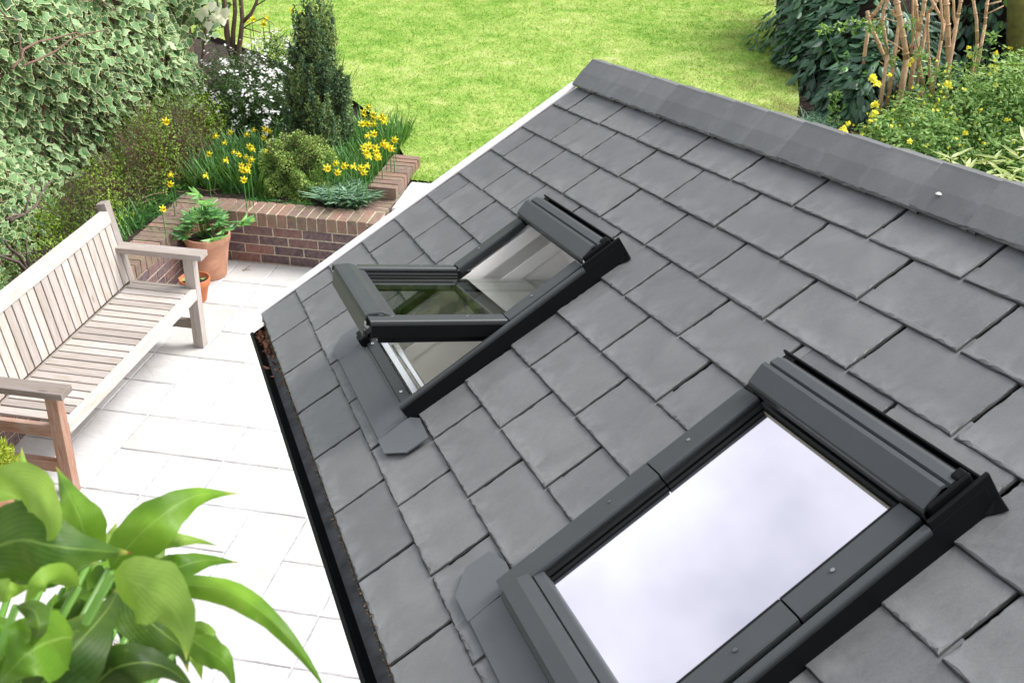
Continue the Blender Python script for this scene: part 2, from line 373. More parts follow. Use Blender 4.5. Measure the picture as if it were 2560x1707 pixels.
class MB:
    """collects boxes, tubes, sheets; writes one mesh with tone / gco / edge attributes"""
    def __init__(s): s.v = []; s.f = []; s.t = []; s.g = []; s.e = []; s.i = []
    def add(s, V, F, tone=.5, g=None, e=None, mi=0):
        b = len(s.v); V = [np.asarray(q, float) for q in V]
        s.v += V; s.f += [tuple(b+i for i in f) for f in F]; s.i += [mi]*len(F)
        s.t += [tone]*len(V)
        s.g += list(V if g is None else g)
        s.e += list([0.]*len(V) if e is None else e)
    def hexa(s, P, tone=.5, g=None, mi=0):
        # P: 8 points, bottom 0-3, top 4-7
        s.add(P, [(0, 3, 2, 1), (4, 5, 6, 7), (0, 1, 5, 4), (1, 2, 6, 5), (2, 3, 7, 6), (3, 0, 4, 7)], tone, g, None, mi)
    def box(s, c, size, ax=None, tone=None, mi=0, jit=0):
        c = np.asarray(c, float); h = np.asarray(size, float)/2
        R = np.eye(3) if ax is None else np.array(ax).T
        L = np.array([[-1, -1, -1], [1, -1, -1], [1, 1, -1], [-1, 1, -1], [-1, -1, 1], [1, -1, 1], [1, 1, 1], [-1, 1, 1]])*h
        if jit: L = L+rng.uniform(-jit, jit, L.shape)
        P = (R@L.T).T+c
        k = int(np.argmax(h)); order = [k]+[j for j in range(3) if j != k]
        off = rng.uniform(0, 40, 3)
        s.hexa(P, rng.uniform() if tone is None else tone, L[:, order]+off, mi)
    def box2(s, lo, hi, **kw):
        lo = np.array(lo, float); hi = np.array(hi, float); s.box((lo+hi)/2, np.abs(hi-lo), **kw)
    def beam(s, a, b, w, h, up=(0, 0, 1), **kw):
        a = np.array(a, float); b = np.array(b, float); d = b-a; L = np.linalg.norm(d); d /= L
        sx = np.cross(up, d); sx /= np.linalg.norm(sx); u = np.cross(d, sx)
        s.box((a+b)/2, (L, w, h), ax=(d, sx, u), **kw)
    def tube(s, pts, r, seg=7, tone=.5, mi=0, cap=True):
        pts = [np.asarray(p, float) for p in pts]; n = len(pts)
        rs = r if isinstance(r, (list, tuple, np.ndarray)) else [r]*n
        V = []; F = []; up = np.array([.123, .456, .88])
        L = 0; G = []
        for i, p in enumerate(pts):
            d = pts[min(i+1, n-1)]-pts[max(i-1, 0)]; d = d/(np.linalg.norm(d)+1e-9)
            a = np.cross(d, up); a /= np.linalg.norm(a)+1e-9; b = np.cross(d, a)
            if i: L += np.linalg.norm(p-pts[i-1])
            for k in range(seg):
                t = 2*pi*k/seg; V.append(p+(a*cos(t)+b*sin(t))*rs[i]); G.append((L, cos(t)*rs[i], sin(t)*rs[i]))
        for i in range(n-1):
            for k in range(seg):
                k2 = (k+1) % seg; F.append((i*seg+k, i*seg+k2, (i+1)*seg+k2, (i+1)*seg+k))
        if cap: F.append(tuple(range(seg))[::-1]); F.append(tuple((n-1)*seg+k for k in range(seg)))
        s.add(V, F, tone, G, None, mi)
    def build(s, name, mat, parent=None, smooth=False, bevel=0):
        o = meshobj(name, np.array(s.v), s.f, mat, parent, dict(tone=np.array(s.t), gco=np.array(s.g), edge=np.array(s.e)), smooth, s.i if isinstance(mat, (list, tuple)) else None)
        if bevel:
            b = o.modifiers.new('bevel', 'BEVEL'); b.width = bevel; b.segments = 2; b.limit_method = 'ANGLE'
        return o

def lathe(prof, c, seg=32, mb=None, tone=.5):
    V = []; F = []
    for r, z in prof:
        for k in range(seg):
            t = 2*pi*k/seg; V.append((c[0]+r*cos(t), c[1]+r*sin(t), c[2]+z))
    for i in range(len(prof)-1):
        for k in range(seg):
            k2 = (k+1) % seg; F.append((i*seg+k, i*seg+k2, (i+1)*seg+k2, (i+1)*seg+k))
    (mb).add(V, F, tone)

# leaf templates: verts (x across, y along), edge attr, triangles
def tmpl_poly(out, inner=.7, cy=.45, fold=.0):
    out = np.array(out, float); n = len(out)
    cen = np.array([0, cy]); inn = cen+(out-cen)*inner
    P = np.vstack([out, inn, cen[None]]); z = -np.abs(P[:, 0])*fold
    V = np.column_stack([P, z])
    F = []
    for i in range(n):
        j = (i+1) % n
        F += [(i, j, n+j), (i, n+j, n+i), (n+i, n+j, 2*n)]
    e = np.concatenate([np.ones(n), np.zeros(n), [0]])
    return V, np.array(F), e
T_IVY = tmpl_poly([(0, 0), (.28, -.10), (.34, .14), (.55, .28), (.30, .48), (.24, .66), (0, 1.0), (-.24, .66), (-.30, .48), (-.55, .28), (-.34, .14), (-.28, -.10)], .74, .34, .25)
T_OVAL = tmpl_poly([(0, 0), (.20, .2), (.27, .48), (.15, .8), (0, 1), (-.15, .8), (-.27, .48), (-.20, .2)], .5, .45, .5)
T_DIA = (np.array([[0, 0, 0], [.28, .5, .06], [0, 1, 0], [-.28, .5, .06]], float), np.array([(0, 1, 2), (0, 2, 3)]), np.zeros(4))
T_LANCE = (np.array([[0, 0, 0], [.11, .35, .03], [.07, .7, .02], [0, 1, -.03], [-.07, .7, .02], [-.11, .35, .03], [0, .4, -.02]], float),
           np.array([(0, 1, 6), (1, 2, 6), (2, 3, 6), (3, 4, 6), (4, 5, 6), (5, 0, 6)]), np.zeros(7))
def strap_t(n=5, w=.03, droop=.35):
    V = []; F = []
    for i in range(n+1):
        t = i/n; ww = w*(1-.75*t**2.5); y = t*(1-.25*droop*t); z = -droop*t*t
        V += [(-ww, y, z), (0, y, z-.25*ww), (ww, y, z)]
    for i in range(n):
        a = i*3
        for k in (0, 1): F += [(a+k, a+k+1, a+k+4), (a+k, a+k+4, a+k+3)]
    return np.array(V), np.array(F), np.zeros(len(V))
T_STRAP = strap_t(5, .028, .45)
T_STRAP2 = strap_t(4, .02, .15)
def petals(n=5, r=1.):
    V = [(0, 0, 0)]; F = []
    for k in range(n):
        a = 2*pi*k/n; d = pi/n*.9
        b = len(V)
        V += [(cos(a-d)*r*.55, sin(a-d)*r*.55, .05), (cos(a)*r, sin(a)*r, .12), (cos(a+d)*r*.55, sin(a+d)*r*.55, .05)]
        F += [(0, b, b+1), (0, b+1, b+2)]
    return np.array(V), np.array(F), np.zeros(len(V))
T_FLOWER = petals()

def frames(nrm, tip):
    z = nrm/(np.linalg.norm(nrm, axis=1, keepdims=True)+1e-9)
    y = tip-z*np.sum(tip*z, axis=1, keepdims=True); y /= (np.linalg.norm(y, axis=1, keepdims=True)+1e-9)
    x = np.cross(y, z); return np.stack([x, y, z], axis=2)     # columns
def rnd(n): 
    v = rng.normal(size=(n, 3)); return v/np.linalg.norm(v, axis=1, keepdims=True)
def scatter(name, T, P, nrm, tip, size, tone, mat, parent=None, aspect=None):
    V, F, e = T; n = len(P); P = np.asarray(P)
    R = frames(np.asarray(nrm, float), np.asarray(tip, float))
    size = np.broadcast_to(size, n)
    VV = V[None, :, :]*size[:, None, None]
    if aspect is not None: VV = VV*np.stack([np.broadcast_to(aspect, n), np.ones(n), np.ones(n)], 1)[:, None, :]
    W = np.einsum('nij,nkj->nki', R, VV)+P[:, None, :]
    FF = (F[None]+(np.arange(n)*len(V))[:, None, None]).reshape(-1, F.shape[1])
    t = np.repeat(np.clip(tone, 0, 1), len(V)); ee = np.tile(e, n)
    return meshobj(name, W.reshape(-1, 3), FF, mat, parent, dict(tone=t, edge=ee))
def U(a, b, n): return rng.uniform(a, b, n)
UP = np.array([0, 0, 1.])

# ------------------------------------------------------------------ ground
def grid_sheet(name, poly, z, mat, label=None, kind='structure'):
    mb = MB(); mb.add([(x, y, z) for x, y in poly], [tuple(range(len(poly)))])
    o = mb.build(name, mat); tag(o, kind=kind); return o
grid_sheet('ground', [(-60, -30), (60, -30), (60, 90), (-60, 90)], -.06, M['soil'])
# patio slabs: joints measured on a .31 x .36 m module
XS = [-4.0, -3.69, -3.395, -3.075, -2.77, -2.44, -2.135, -1.82, -1.5, -1.19, -.88, -.57, -.26, .05, .4]
YS = [2.15, 2.51, 2.87, 3.23, 3.59, 3.95, 4.30, 4.65, 5.01, 5.405, 5.76, 6.12, 6.46, 6.82, 7.18, 7.53, 7.86]
used = set(); slabs = []
fixed = {(1, 8): (1, 2), (2, 9): (2, 1), (1, 10): (1, 1), (2, 10): (1, 2), (2, 8): (1, 1), (3, 8): (1, 1), (3, 6): (2, 1), (3, 7): (2, 1), (5, 6): (1, 2), (5, 5): (2, 1),
         (6, 7): (1, 1), (1, 14): (1, 1), (2, 14): (1, 1), (3, 15): (1, 1), (1, 15): (1, 1), (2, 15): (1, 1), (1, 12): (1, 2), (2, 12): (1, 1), (2, 13): (2, 1), (2, 4): (1, 2), (3, 4): (2, 1), (3, 10): (2, 2)}
for i in range(len(XS)-1):
    for j in range(len(YS)-1):
        if (i, j) in used: continue
        w_, h_ = fixed.get((i, j), random.choice([(1, 1), (1, 1), (2, 1), (1, 2)]))
        while i+w_ > len(XS)-1: w_ -= 1
        while j+h_ > len(YS)-1: h_ -= 1
        if any((i+a, j+b) in used or ((a or b) and (i+a, j+b) in fixed) for a in range(w_) for b in range(h_)): w_ = h_ = 1
        for a in range(w_):
            for b in range(h_): used.add((i+a, j+b))
        slabs.append((XS[i], XS[i+w_], YS[j], YS[j+h_]))
mb = MB()
def slab(mb, x0, x1, y0, y1, z, th=.03, g=.002):
    nn_ = 10; ring = []
    def edge(p, q):
        for k in range(nn_):
            t = k/nn_; ring.append((p[0]+(q[0]-p[0])*t, p[1]+(q[1]-p[1])*t))
    x0 += g; x1 -= g; y0 += g; y1 -= g
    edge((x0, y0), (x1, y0)); edge((x1, y0), (x1, y1)); edge((x1, y1), (x0, y1)); edge((x0, y1), (x0, y0))
    cx, cy = (x0+x1)/2, (y0+y1)/2
    out = []; inn = []
    for x, y in ring:
        dx, dy = cx-x, cy-y; l = math.hypot(dx, dy); j = rng.uniform(0, .004)
        out.append((x+dx/l*j, y+dy/l*j, z-.005)); k = j+.004+rng.uniform(0, .004); inn.append((x+dx/l*k, y+dy/l*k, z+rng.uniform(-.001, .001)))
    n = len(ring); bot = [(x, y, z-th) for x, y, _ in out]
    V = inn+out+bot; F = [tuple(range(n))]+[(i+n, (i+1) % n+n, (i+1) % n, i) for i in range(n)]+[(i+2*n, (i+1) % n+2*n, (i+1) % n+n, i+n) for i in range(n)]
    mb.add(V, F, rng.uniform())
for s_ in slabs: slab(mb, *s_, 0)
mb.build('patio', M['stone']); tag(bpy.data.objects['patio'], kind='structure')
mb = MB(); mb.add([(-4.3, -1, -.007), (8, -1, -.007), (8, 8.2, -.007), (-4.3, 8.2, -.007)], [(0, 1, 2, 3)]); tag(mb.build('patio_joints', M['joint']), kind='structure')
for nm, a in (('patio_paving_near', (-4.0, .4, -1., 2.15)), ('patio_paving_side', (.4, 8, -1., 8.1)), ('patio_paving_gap', (-2.62, .4, 7.86, 8.14))):
    mb = MB(); x0, x1, y0, y1 = a; mb.add([(x0, y0, -.003), (x1, y0, -.003), (x1, y1, -.003), (x0, y1, -.003)], [(0, 1, 2, 3)]); tag(mb.build(nm, M['stone']), kind='structure')

# lawn (raised) with a soil bed to either side
LZ = .42
edgeL = [(-2.62, 8.66), (-2.70, 8.95), (-2.85, 9.25), (-3.10, 9.75), (-3.6, 10.35), (-4.2, 10.9), (-4.9, 11.5), (-5.6, 12.0), (-7.5, 12.6), (-14, 12.8)]
edgeR = [(.12, 8.66), (.18, 9.6), (.22, 10.4), (.25, 11.2), (.22, 12.0), (.08, 12.9), (-.03, 13.8), (-.06, 15), (.0, 17), (.3, 20), (.5, 26)]
lawnpoly = edgeR+[(-14, 26)]+edgeL[::-1]
grid_sheet('lawn', lawnpoly, LZ, M['lawn'])
mb = MB()
for L_ in (edgeL, edgeR):
    for a, b in zip(L_, L_[1:]): mb.add([(*a, LZ), (*b, LZ), (*b, LZ-.12), (*a, LZ-.12)], [(0, 1, 2, 3)])
tag(mb.build('lawn_edge', M['soil']), kind='structure')
def sheet_noise(name, x0, x1, y0, y1, z, amp, mat, nx=60, ny=80):
    xs = np.linspace(x0, x1, nx); ys = np.linspace(y0, y1, ny); X, Y = np.meshgrid(xs, ys)
    Zz = z+amp*(np.sin(X*7+Y*3)*.3+np.sin(X*17-Y*11)*.3+rng.uniform(-1, 1, X.shape)*.5)
    V = np.stack([X, Y, Zz], -1).reshape(-1, 3)
    i = np.arange((ny-1)*nx).reshape(ny-1, nx)[:, :-1].ravel()
    F = np.stack([i, i+1, i+nx+1, i+nx], 1)
    return tag(meshobj(name, V, F, mat), kind='structure')
sheet_noise('soil_bed_left', -14, -4.18, 2.2, 13, .365, .02, M['soil'], 90, 90)
sheet_noise('soil_bed_middle', -4.18, -2.64, 8.075, 12.6, .365, .02, M['soil'], 40, 90)
sheet_noise('soil_bed_right', .1, 9, 8.66, 26, .35, .025, M['soil'], 90, 150)
def inpoly(P, poly):
    x, y = P[:, 0], P[:, 1]; ins = np.zeros(len(P), bool); n = len(poly)
    for i in range(n):
        x1, y1 = poly[i]; x2, y2 = poly[(i+1) % n]
        c = ((y1 > y) != (y2 > y)) & (x < (x2-x1)*(y-y1)/(y2-y1+1e-12)+x1); ins ^= c
    return ins
# grass blades where the camera and a step to its side can see them
NB = 330000
gy = 8.66+(17.5-8.66)*U(0, 1, NB)**1.25; gx = U(-7, .35, NB)
P = np.column_stack([gx, gy, np.full(NB, LZ)]); P = P[inpoly(P, lawnpoly)]
n = len(P)
patch = np.sin(P[:, 0]*3.1+np.sin(P[:, 1]*2.3)*2)*np.sin(P[:, 1]*2.7+P[:, 0])*.5+.5
P = P[rng.uniform(size=n) < .88+.12*patch]; n = len(P)
T_BL = (np.array([[-.5, 0, 0], [.5, 0, 0], [0, 1, 0]], float), np.array([(0, 1, 2)]), np.zeros(3))
tip = rnd(n)*np.array([1, 1, .3])+np.array([0, 0, .55])
g_ = scatter('grass', T_BL, P, rnd(n)+UP*.6, tip, U(.018, .042, n), U(0, 1, n)**.8, M['blade'], aspect=.12+.0*U(0, 1, n))
tag(g_, 'bright green mown lawn grass beyond the wall and roof', 'grass', kind='stuff')
# small daisies / fallen leaves on the lawn
n = 60; P = np.column_stack([U(-3, .1, n), U(8.8, 14, n), np.full(n, LZ+.02)]); P = P[inpoly(P, lawnpoly)]; n = len(P)
tag(scatter('fallen_petals', T_DIA, P, rnd(n)*.4+UP, rnd(n), U(.015, .035, n), U(0, 1, n), M['straw']), 'scattered dry leaves lying on the lawn', 'leaves', kind='stuff')

# ------------------------------------------------------------------ brick walls
def brick_run(mb, p0, dirv, outv, length, z0, courses, depth=.1, bl=.215, bh=.063, pitch=.0725, start=0.):
    """stretcher courses standing on a face: p0 on the face line, dirv along, outv towards the wall's inside"""
    d = np.array([*dirv, 0.]); o = np.array([*outv, 0.])
    for c in range(courses):
        s = -(.1125 if c % 2 else 0.)+start
        while s < length-.01:
            a = max(s, 0); b = min(s+bl, length)
            if b-a > .02:
                cen = np.array([*p0, z0+.005+pitch*c+bh/2])+d*(a+b)/2+o*depth/2
                t = np.clip(rng.beta(1.6, 2.4), 0, 1)
                mb.box(cen-o*rng.uniform(.0005, .003), (b-a, depth, bh), ax=(d, o, UP), tone=t, jit=.001)
            s += bl+.01
def coping_run(mb, p0, dirv, outv, length, z0, depth=.215, h=.102, bw=.065, pitch=.0752, lo=.2):
    d = np.array([*dirv, 0.]); o = np.array([*outv, 0.]); s = 0.
    while s+bw <= length+.006:
        mb.box(np.array([*p0, z0+h/2])+d*(s+bw/2)+o*depth/2+np.array([0, 0, rng.uniform(-.003, .003)]), (bw, depth, h), ax=(d, o, UP), tone=rng.uniform(lo, 1), jit=.0025)
        s += pitch
fw = thing('planter_wall', 'low brick wall facing the camera with flower bed behind it', 'brick wall', (-3.3, 7.97, 0))
mb = MB(); brick_run(mb, (-3.972, 7.866), (1, 0), (0, 1), 1.352, 0, 4); mb.build('brickwork', M['brick'], fw, bevel=.002)
mb = MB(); coping_run(mb, (-3.972, 7.862), (1, 0), (0, 1), 1.355, .293); mb.build('coping', M['coping'], fw, bevel=.003)
mb = MB(); mb.box2((-3.972, 7.8685, -.01), (-2.628, 8.06, .3885)); mb.build('mortar', M['mortar'], fw)
lw = thing('side_planter_wall', 'low brick wall running behind the bench with aged coping', 'brick wall', (-4.07, 5, 0))
mb = MB(); brick_run(mb, (-3.976, 2.2), (0, 1), (-1, 0), 5.66, 0, 4); mb.build('brickwork', M['brick'], lw, bevel=.002)
mb = MB(); coping_run(mb, (-3.972, 8.07), (0, -1), (-1, 0), 5.86, .293, .213, lo=.0); 
mb.build('coping', M['coping'], lw, bevel=.003)
mb = MB(); mb.box2((-4.175, 2.2, -.01), (-3.9790, 8.06, .3885)); mb.build('mortar', M['mortar'], lw)
rw = thing('stepped_end_wall', 'short brick wall end stepping up beside the white stone step', 'brick wall', (-2.73, 8.4, 0))
mb = MB(); brick_run(mb, (-2.622, 7.866), (0, 1), (-1, 0), 1.05, 0, 5); mb.build('brickwork', M['brick'], rw, bevel=.002)
mb = MB(); coping_run(mb, (-2.618, 8.085), (0, 1), (-1, 0), .23, .293, .215)
for k in range(9): mb.box((-2.715, 8.325+k*.0752, .452), (.215, .065, .085), tone=rng.uniform(.2, .9), jit=.003)
mb.build('coping', M['coping'], rw, bevel=.003)
mb = MB(); mb.box2((-2.825, 8.06, -.01), (-2.629, 8.92, .390)); mb.box2((-2.81, 8.30, .404), (-2.62, 8.93, .486)); mb.build('mortar', M['mortar'], rw)
st = thing('garden_step', 'white stone step leading up to the lawn beside the brick wall', 'step', (-1.5, 8.4, 0))
mb = MB(); slab(mb, -2.6, -1.0, 8.14, 8.665, .405, .055, 0); slab(mb, -.99, .6, 8.14, 8.665, .405, .055, 0); mb.build('tread', M['stone'], st)
mb = MB(); brick_run(mb, (-2.6, 8.17), (1, 0), (0, 1), 3.2, 0, 4); mb.build('riser', M['brick'], st, bevel=.002)
mb = MB(); mb.box2((-2.6, 8.18, -.01), (.62, 8.64, .345)); mb.build('mortar', M['mortar'], st)
mb = MB(); mb.box2((.63, 8.1, -.01), (9, 8.64, .40)); tag(mb.build('lawn_retaining_wall', M['oldbrick']), 'plain brick wall holding up the right flower bed behind the roof', 'brick wall')

# boundary wall under the ivy
bw_ = thing('garden_boundary_wall', 'old brown brick garden wall showing at the end of the ivy', 'brick wall', (-5.35, 7, 0))
mb = MB(); brick_run(mb, (-5.44, 10.56), (1, 0), (0, 1), .16, .0, 20, .2); 
mb.build('brickwork', M['oldbrick'], bw_, bevel=.002)
mb = MB(); mb.box2((-5.66, 2.2, 0), (-5.44, 10.74, 2.3)); mb.build('mortar', M['oldbrick'], bw_)

# ------------------------------------------------------------------ bench
bn = thing('garden_bench', 'weathered grey timber bench with vertical back slats by the brick wall', 'bench', (-3.66, 5.8, 0))
XF, XB, ZS = -3.405, -3.85, .428; Y0, Y1 = 4.995, 6.575
def bpart(name, boxes, mat=M['wood']):
    mb = MB()
    for a in boxes: a(mb)
    return mb.build(name, mat, bn, bevel=.003)
B = lambda lo, hi, **k: (lambda mb: mb.box2(lo, hi, **k))
bpart('leg', [B((XF-.068, 6.577, 0), (XF, 6.642, .642), tone=.55)])
bpart('leg', [B((XF-.068, 4.928, 0), (XF, 4.993, .642), tone=.15)], M['redwood'])['label'] = 'reddish-brown front leg with orange top'
# rear legs carry on as the raking back posts
for y in (6.577, 4.928):
    mb = MB()
    mb.hexa([(XB-.07, y, 0), (XB-.002, y, 0), (XB-.002, y+.065, 0), (XB-.07, y+.065, 0), (XB-.07, y, .43), (XB-.002, y, .43), (XB-.002, y+.065, .43), (XB-.07, y+.065, .43)], .3,
            np.array([(0, 0, 0), (0, .07, 0), (0, .07, .06), (0, 0, .06), (.43, 0, 0), (.43, .07, 0), (.43, .07, .06), (.43, 0, .06)])+7)
    mb.hexa([(XB-.07, y, .431), (XB-.002, y, .431), (XB-.002, y+.065, .431), (XB-.07, y+.065, .431), (XB-.158, y, .94), (XB-.092, y, .955), (XB-.092, y+.065, .955), (XB-.158, y+.065, .94)], .3,
            np.array([(0, 0, 0), (0, .07, 0), (0, .07, .06), (0, 0, .06), (.5, 0, 0), (.5, .07, 0), (.5, .07, .06), (.5, 0, .06)])+3)
    mb.build('back_post', M['wood'], bn, bevel=.004)
bpart('armrest', [B((-3.935, 6.535, .643), (-3.325, 6.635, .68), tone=.35)])
bpart('armrest', [B((-3.935, 4.86, .643), (-3.325, 4.965, .68), tone=.0)])
bpart('seat_rail', [B((XF-.035, Y0, .352), (XF, Y1, .426), tone=1.), B((XB-.03, Y0, .352), (XB, Y1, .41), tone=.6)])
for lo, hi in (((XB, 6.59, .35), (XF-.07, 6.625, .42)), ((XB, 4.945, .35), (XF-.07, 4.98, .42)), ((XB, 6.59, .13), (XF-.07, 6.625, .19)), ((XB, 4.945, .13), (XF-.07, 4.98, .20))): bpart('side_rail', [B(lo, hi, tone=.1)], M['redwood'] if lo[1] < 5 else M['wood'])
ns = 21; pit = (Y1-Y0)/ns
mb = MB()
for k in range(ns):
    mb.box2((XB+.005, Y0+k*pit+.0055, .410), (XF-.037, Y0+(k+1)*pit-.0055, ZS), tone=rng.uniform(.25, .9), jit=.0012)
mb.build('seat', M['wood'], bn, bevel=.002)
def back(y, z, off=0):  # point on raking back plane
    t = (z-.43)/.525; return np.array([XB-.002-.09*t+off, y, z])
mb = MB()
for k in range(ns):
    ya, yb = Y0+k*pit+.0055, Y0+(k+1)*pit-.0055
    P = [back(ya, .44, -.022), back(ya, .44), back(yb, .44), back(yb, .44, -.022), back(ya, .84, -.022), back(ya, .84), back(yb, .84), back(yb, .84, -.022)]
    of = rng.uniform(0, 40, 3)
    mb.hexa(P, rng.uniform(.45, 1), np.array([(0, 0, 0), (0, .02, 0), (0, .02, .07), (0, 0, .07), (.4, 0, 0), (.4, .02, 0), (.4, .02, .07), (.4, 0, .07)])+of)
mb.build('backrest', M['wood'], bn, bevel=.002)
mb = MB()
P = [back(Y0, .832, -.045), back(Y0, .832, .008), back(Y1, .832, .008), back(Y1, .832, -.045), back(Y0, .905, -.045), back(Y0, .905, .008), back(Y1, .905, .008), back(Y1, .905, -.045)]
mb.hexa(P, 1., np.array([(0, 0, 0), (0, .05, 0), (1.6, .05, 0), (1.6, 0, 0), (0, 0, .07), (0, .05, .07), (1.6, .05, .07), (1.6, 0, .07)]))
mb.build('top_rail', M['wood'], bn, bevel=.004)

# ------------------------------------------------------------------ pots
def pot(name, label, c, rb, rt, h, mat, rim=.04):
    t = thing(name, label, 'plant pot', c)
    mb = MB()
    prof = [(0.001, 0), (rb*.96, 0), (rb, .006), (rb+(rt-rb)*.55, h*.6), (rt*.955, h-rim-.006), (rt*.985, h-rim-.003), (rt*.985, h-rim+.002), (rt*1.0, h-rim+.006), (rt, h-.004), (rt*.99, h), (rt*.93, h), (rt*.915, h-.005), (rt*.88, h-rim*1.2), (rt*.87, h-.05)]
    lathe(prof, c, 40, mb); mb.build('pot_body', mat, t, smooth=True)
    mb = MB(); lathe([(0.001, h-.042), (rt*.45, h-.036), (rt*.9, h-.046)], c, 24, mb); mb.build('soil', M['soil'], t)
    return t
pot('large_terracotta_pot', 'large pale terracotta pot holding a green hellebore by the wall corner', (-3.80, 7.60, 0), .112, .165, .325, M['terra'])
pot('small_terracotta_pot', 'small orange terracotta pot with bare soil behind the bench armrest', (-3.735, 7.21, 0), .068, .105, .17, M['terra2'], .045)
pot('corner_terracotta_pot', 'terracotta pot cut off by the left edge of the picture below the bench', (-3.64, 4.60, 0), .09, .125, .26, M['terra'])
mb = MB(); lathe([(0.001, .001), (.13, .001), (.135, .006), (.115, .012)], (-3.80, 7.60, -.0005), 30, mb)
# hellebore in the large pot
hc = np.array([-3.80, 7.60, .30])
t = thing('hellebore_plant', 'green hellebore with fingered leaves growing in the large terracotta pot', 'plant', tuple(hc))
P, Nn, Tt, S, To = [], [], [], [], []
stm = MB()
for k in range(33):
    a = rng.uniform(0, 2*pi); r = rng.uniform(.02, .235)**1.0; hh = .02+.14*(1-r/.25)+rng.uniform(0, .05)
    if k < 3: r = .015; hh = .33-.05*k
    if k in (5, 6, 7): a = -.15+.15*k/6; r = .27; hh = .14
    if k in (8, 9, 10, 11): a = pi+.25*(k-9); r = .24; hh = .06
    c = hc+np.array([cos(a)*r, sin(a)*r, hh])
    stm.tube([hc+np.array([cos(a)*.03, sin(a)*.03, -.01]), hc+np.array([cos(a)*r*.45, sin(a)*r*.45, hh*.85]), c], .003, 5)
    for q in range(6):
        b = a+(q-2.5)*.55+rng.uniform(-.1, .1); up_ = .25 if k > 3 else 1.2
        P.append(c); Tt.append((cos(b), sin(b), -.25+up_*.5)); Nn.append((-cos(b)*.2, -sin(b)*.2, 1)); S.append(rng.uniform(.075, .12)); To.append(rng.uniform(.1, .75) if k > 14 else rng.uniform(.5, 1))
scatter('leaves', T_OVAL, np.array(P), np.array(Nn)+rnd(len(P))*.25, np.array(Tt), np.array(S), np.array(To), M['hell'], t, aspect=.55)
stm.build('stems', M['daff'], t, smooth=True)
# golden dwarf conifer in the corner pot
gc = np.array([-3.62, 4.62, .27])
t = thing('golden_dwarf_conifer', 'yellow-green dwarf conifer in the pot at the left edge', 'shrub', tuple(gc))
n = 2600; d = rnd(n); d[:, 2] = np.abs(d[:, 2]); rr = U(.05, .14, n)
P = gc+d*rr[:, None]*np.array([1, 1, 1.9]); scatter('foliage', T_LANCE, P, rnd(n), d+rnd(n)*.3+UP*.5, U(.02, .035, n), U(0, 1, n), M['gold'], t, aspect=1.6)
mb = MB(); mb.tube([gc-np.array([0, 0, .05]), gc+np.array([0, 0, .2])], .008, 6); mb.build('stem', M['bark'], t)
mb = MB(); mb.beam((-3.60, 7.70, .004), (-3.57, 7.76, .02), .003, .003); mb.beam((-3.61, 7.71, .004), (-3.55, 7.72, .012), .003, .003)
tag(mb.build('dead_twig', M['twig']), 'small brown twig on the paving beside the large pot', 'twig')
# sprout in the small pot
t = thing('pot_seedling', 'single bright green seedling leaf in the small terracotta pot', 'plant', (-3.79, 7.2, .14))
scatter('leaves', T_OVAL, np.array([(-3.78, 7.22, .15), (-3.72, 7.26, .14)]), np.array([(0, 0, 1.), (0, 0, 1)]), np.array([(-1, .1, .3), (.6, .7, .3)]), np.array([.09, .06]), np.array([1, .9]), M['kerria'], t)

# ------------------------------------------------------------------ ivy
t = thing('variegated_ivy', 'cream-edged variegated ivy covering the garden wall behind the bench', 'climbing plant', (-5.2, 7, .35))
def ivysurf(y, s):   # s 0 foot .. 1 top ; returns x,z
    z = .34+s*2.1
    bul = .16+.10*np.sin(y*2.1+1)+.08*np.sin(y*4.3+z*3)+.06*np.sin(z*5+y*1.7)
    foot = .55*np.exp(-(z-.34)/.22)*np.clip((8.4-y)/2., .12, 1)
    return -5.24+bul*.8+foot, z
n = 18000
y = U(3.2, 10.82, n); s_ = U(0, 1, n)**1.15
x, z = ivysurf(y, s_)
lay = U(0, 1, n); x = x-.10*(1-lay)
endf = np.clip((y-10.2)/.5, 0, 1); x = x-endf*.06
keep = ~((y > 10.45) & (z < .85) & (rng.uniform(size=n) < .8)); x, y, z, lay = x[keep], y[keep], z[keep], lay[keep]; n = len(x)
nr = np.column_stack([np.ones(n)*.8, U(-.6, .3, n), U(-.1, 1.1, n)])+rnd(n)*.6
tp = np.column_stack([U(.1, .5, n), U(-.6, .6, n), np.full(n, -1.)])+rnd(n)*.4
big = 1+.5*np.clip((z-1.0)/1.2, 0, 1)*(rng.uniform(size=n) < .5)
tone = np.clip(U(0, 1, n)*.85+.15*np.sin(y*3+z*4), 0, 1)
scatter('leaves', T_IVY, np.column_stack([x, y, z]), nr, tp, U(.030, .094, n)*big, tone, M['ivy'], t, aspect=U(.75, 1.15, n))
m2 = 420; P = np.column_stack([U(-5.30, -4.98, m2), 10.62+.22*rng.normal(size=m2), U(.85, 2.2, m2)])
scatter('end_leaves', T_IVY, P, rnd(m2)*.6+np.array([.5, -.8, .5]), rnd(m2)*.5-UP, U(.06, .12, m2), U(0, .8, m2), M['ivy'], t, aspect=U(.8, 1.1, m2))
mb = MB()
for k in range(70):
    yy = rng.uniform(3.3, 10.6); zz = rng.uniform(.35, .7); p = []
    for q in range(9):
        xx, z2 = ivysurf(yy, (zz-.34)/2.1); p.append((xx-.05, yy, z2)); zz += rng.uniform(.08, .2); yy += rng.uniform(-.09, .09)
    mb.tube(p, np.linspace(.009, .003, 9), 5)
mb.build('stems', M['twig'], t)
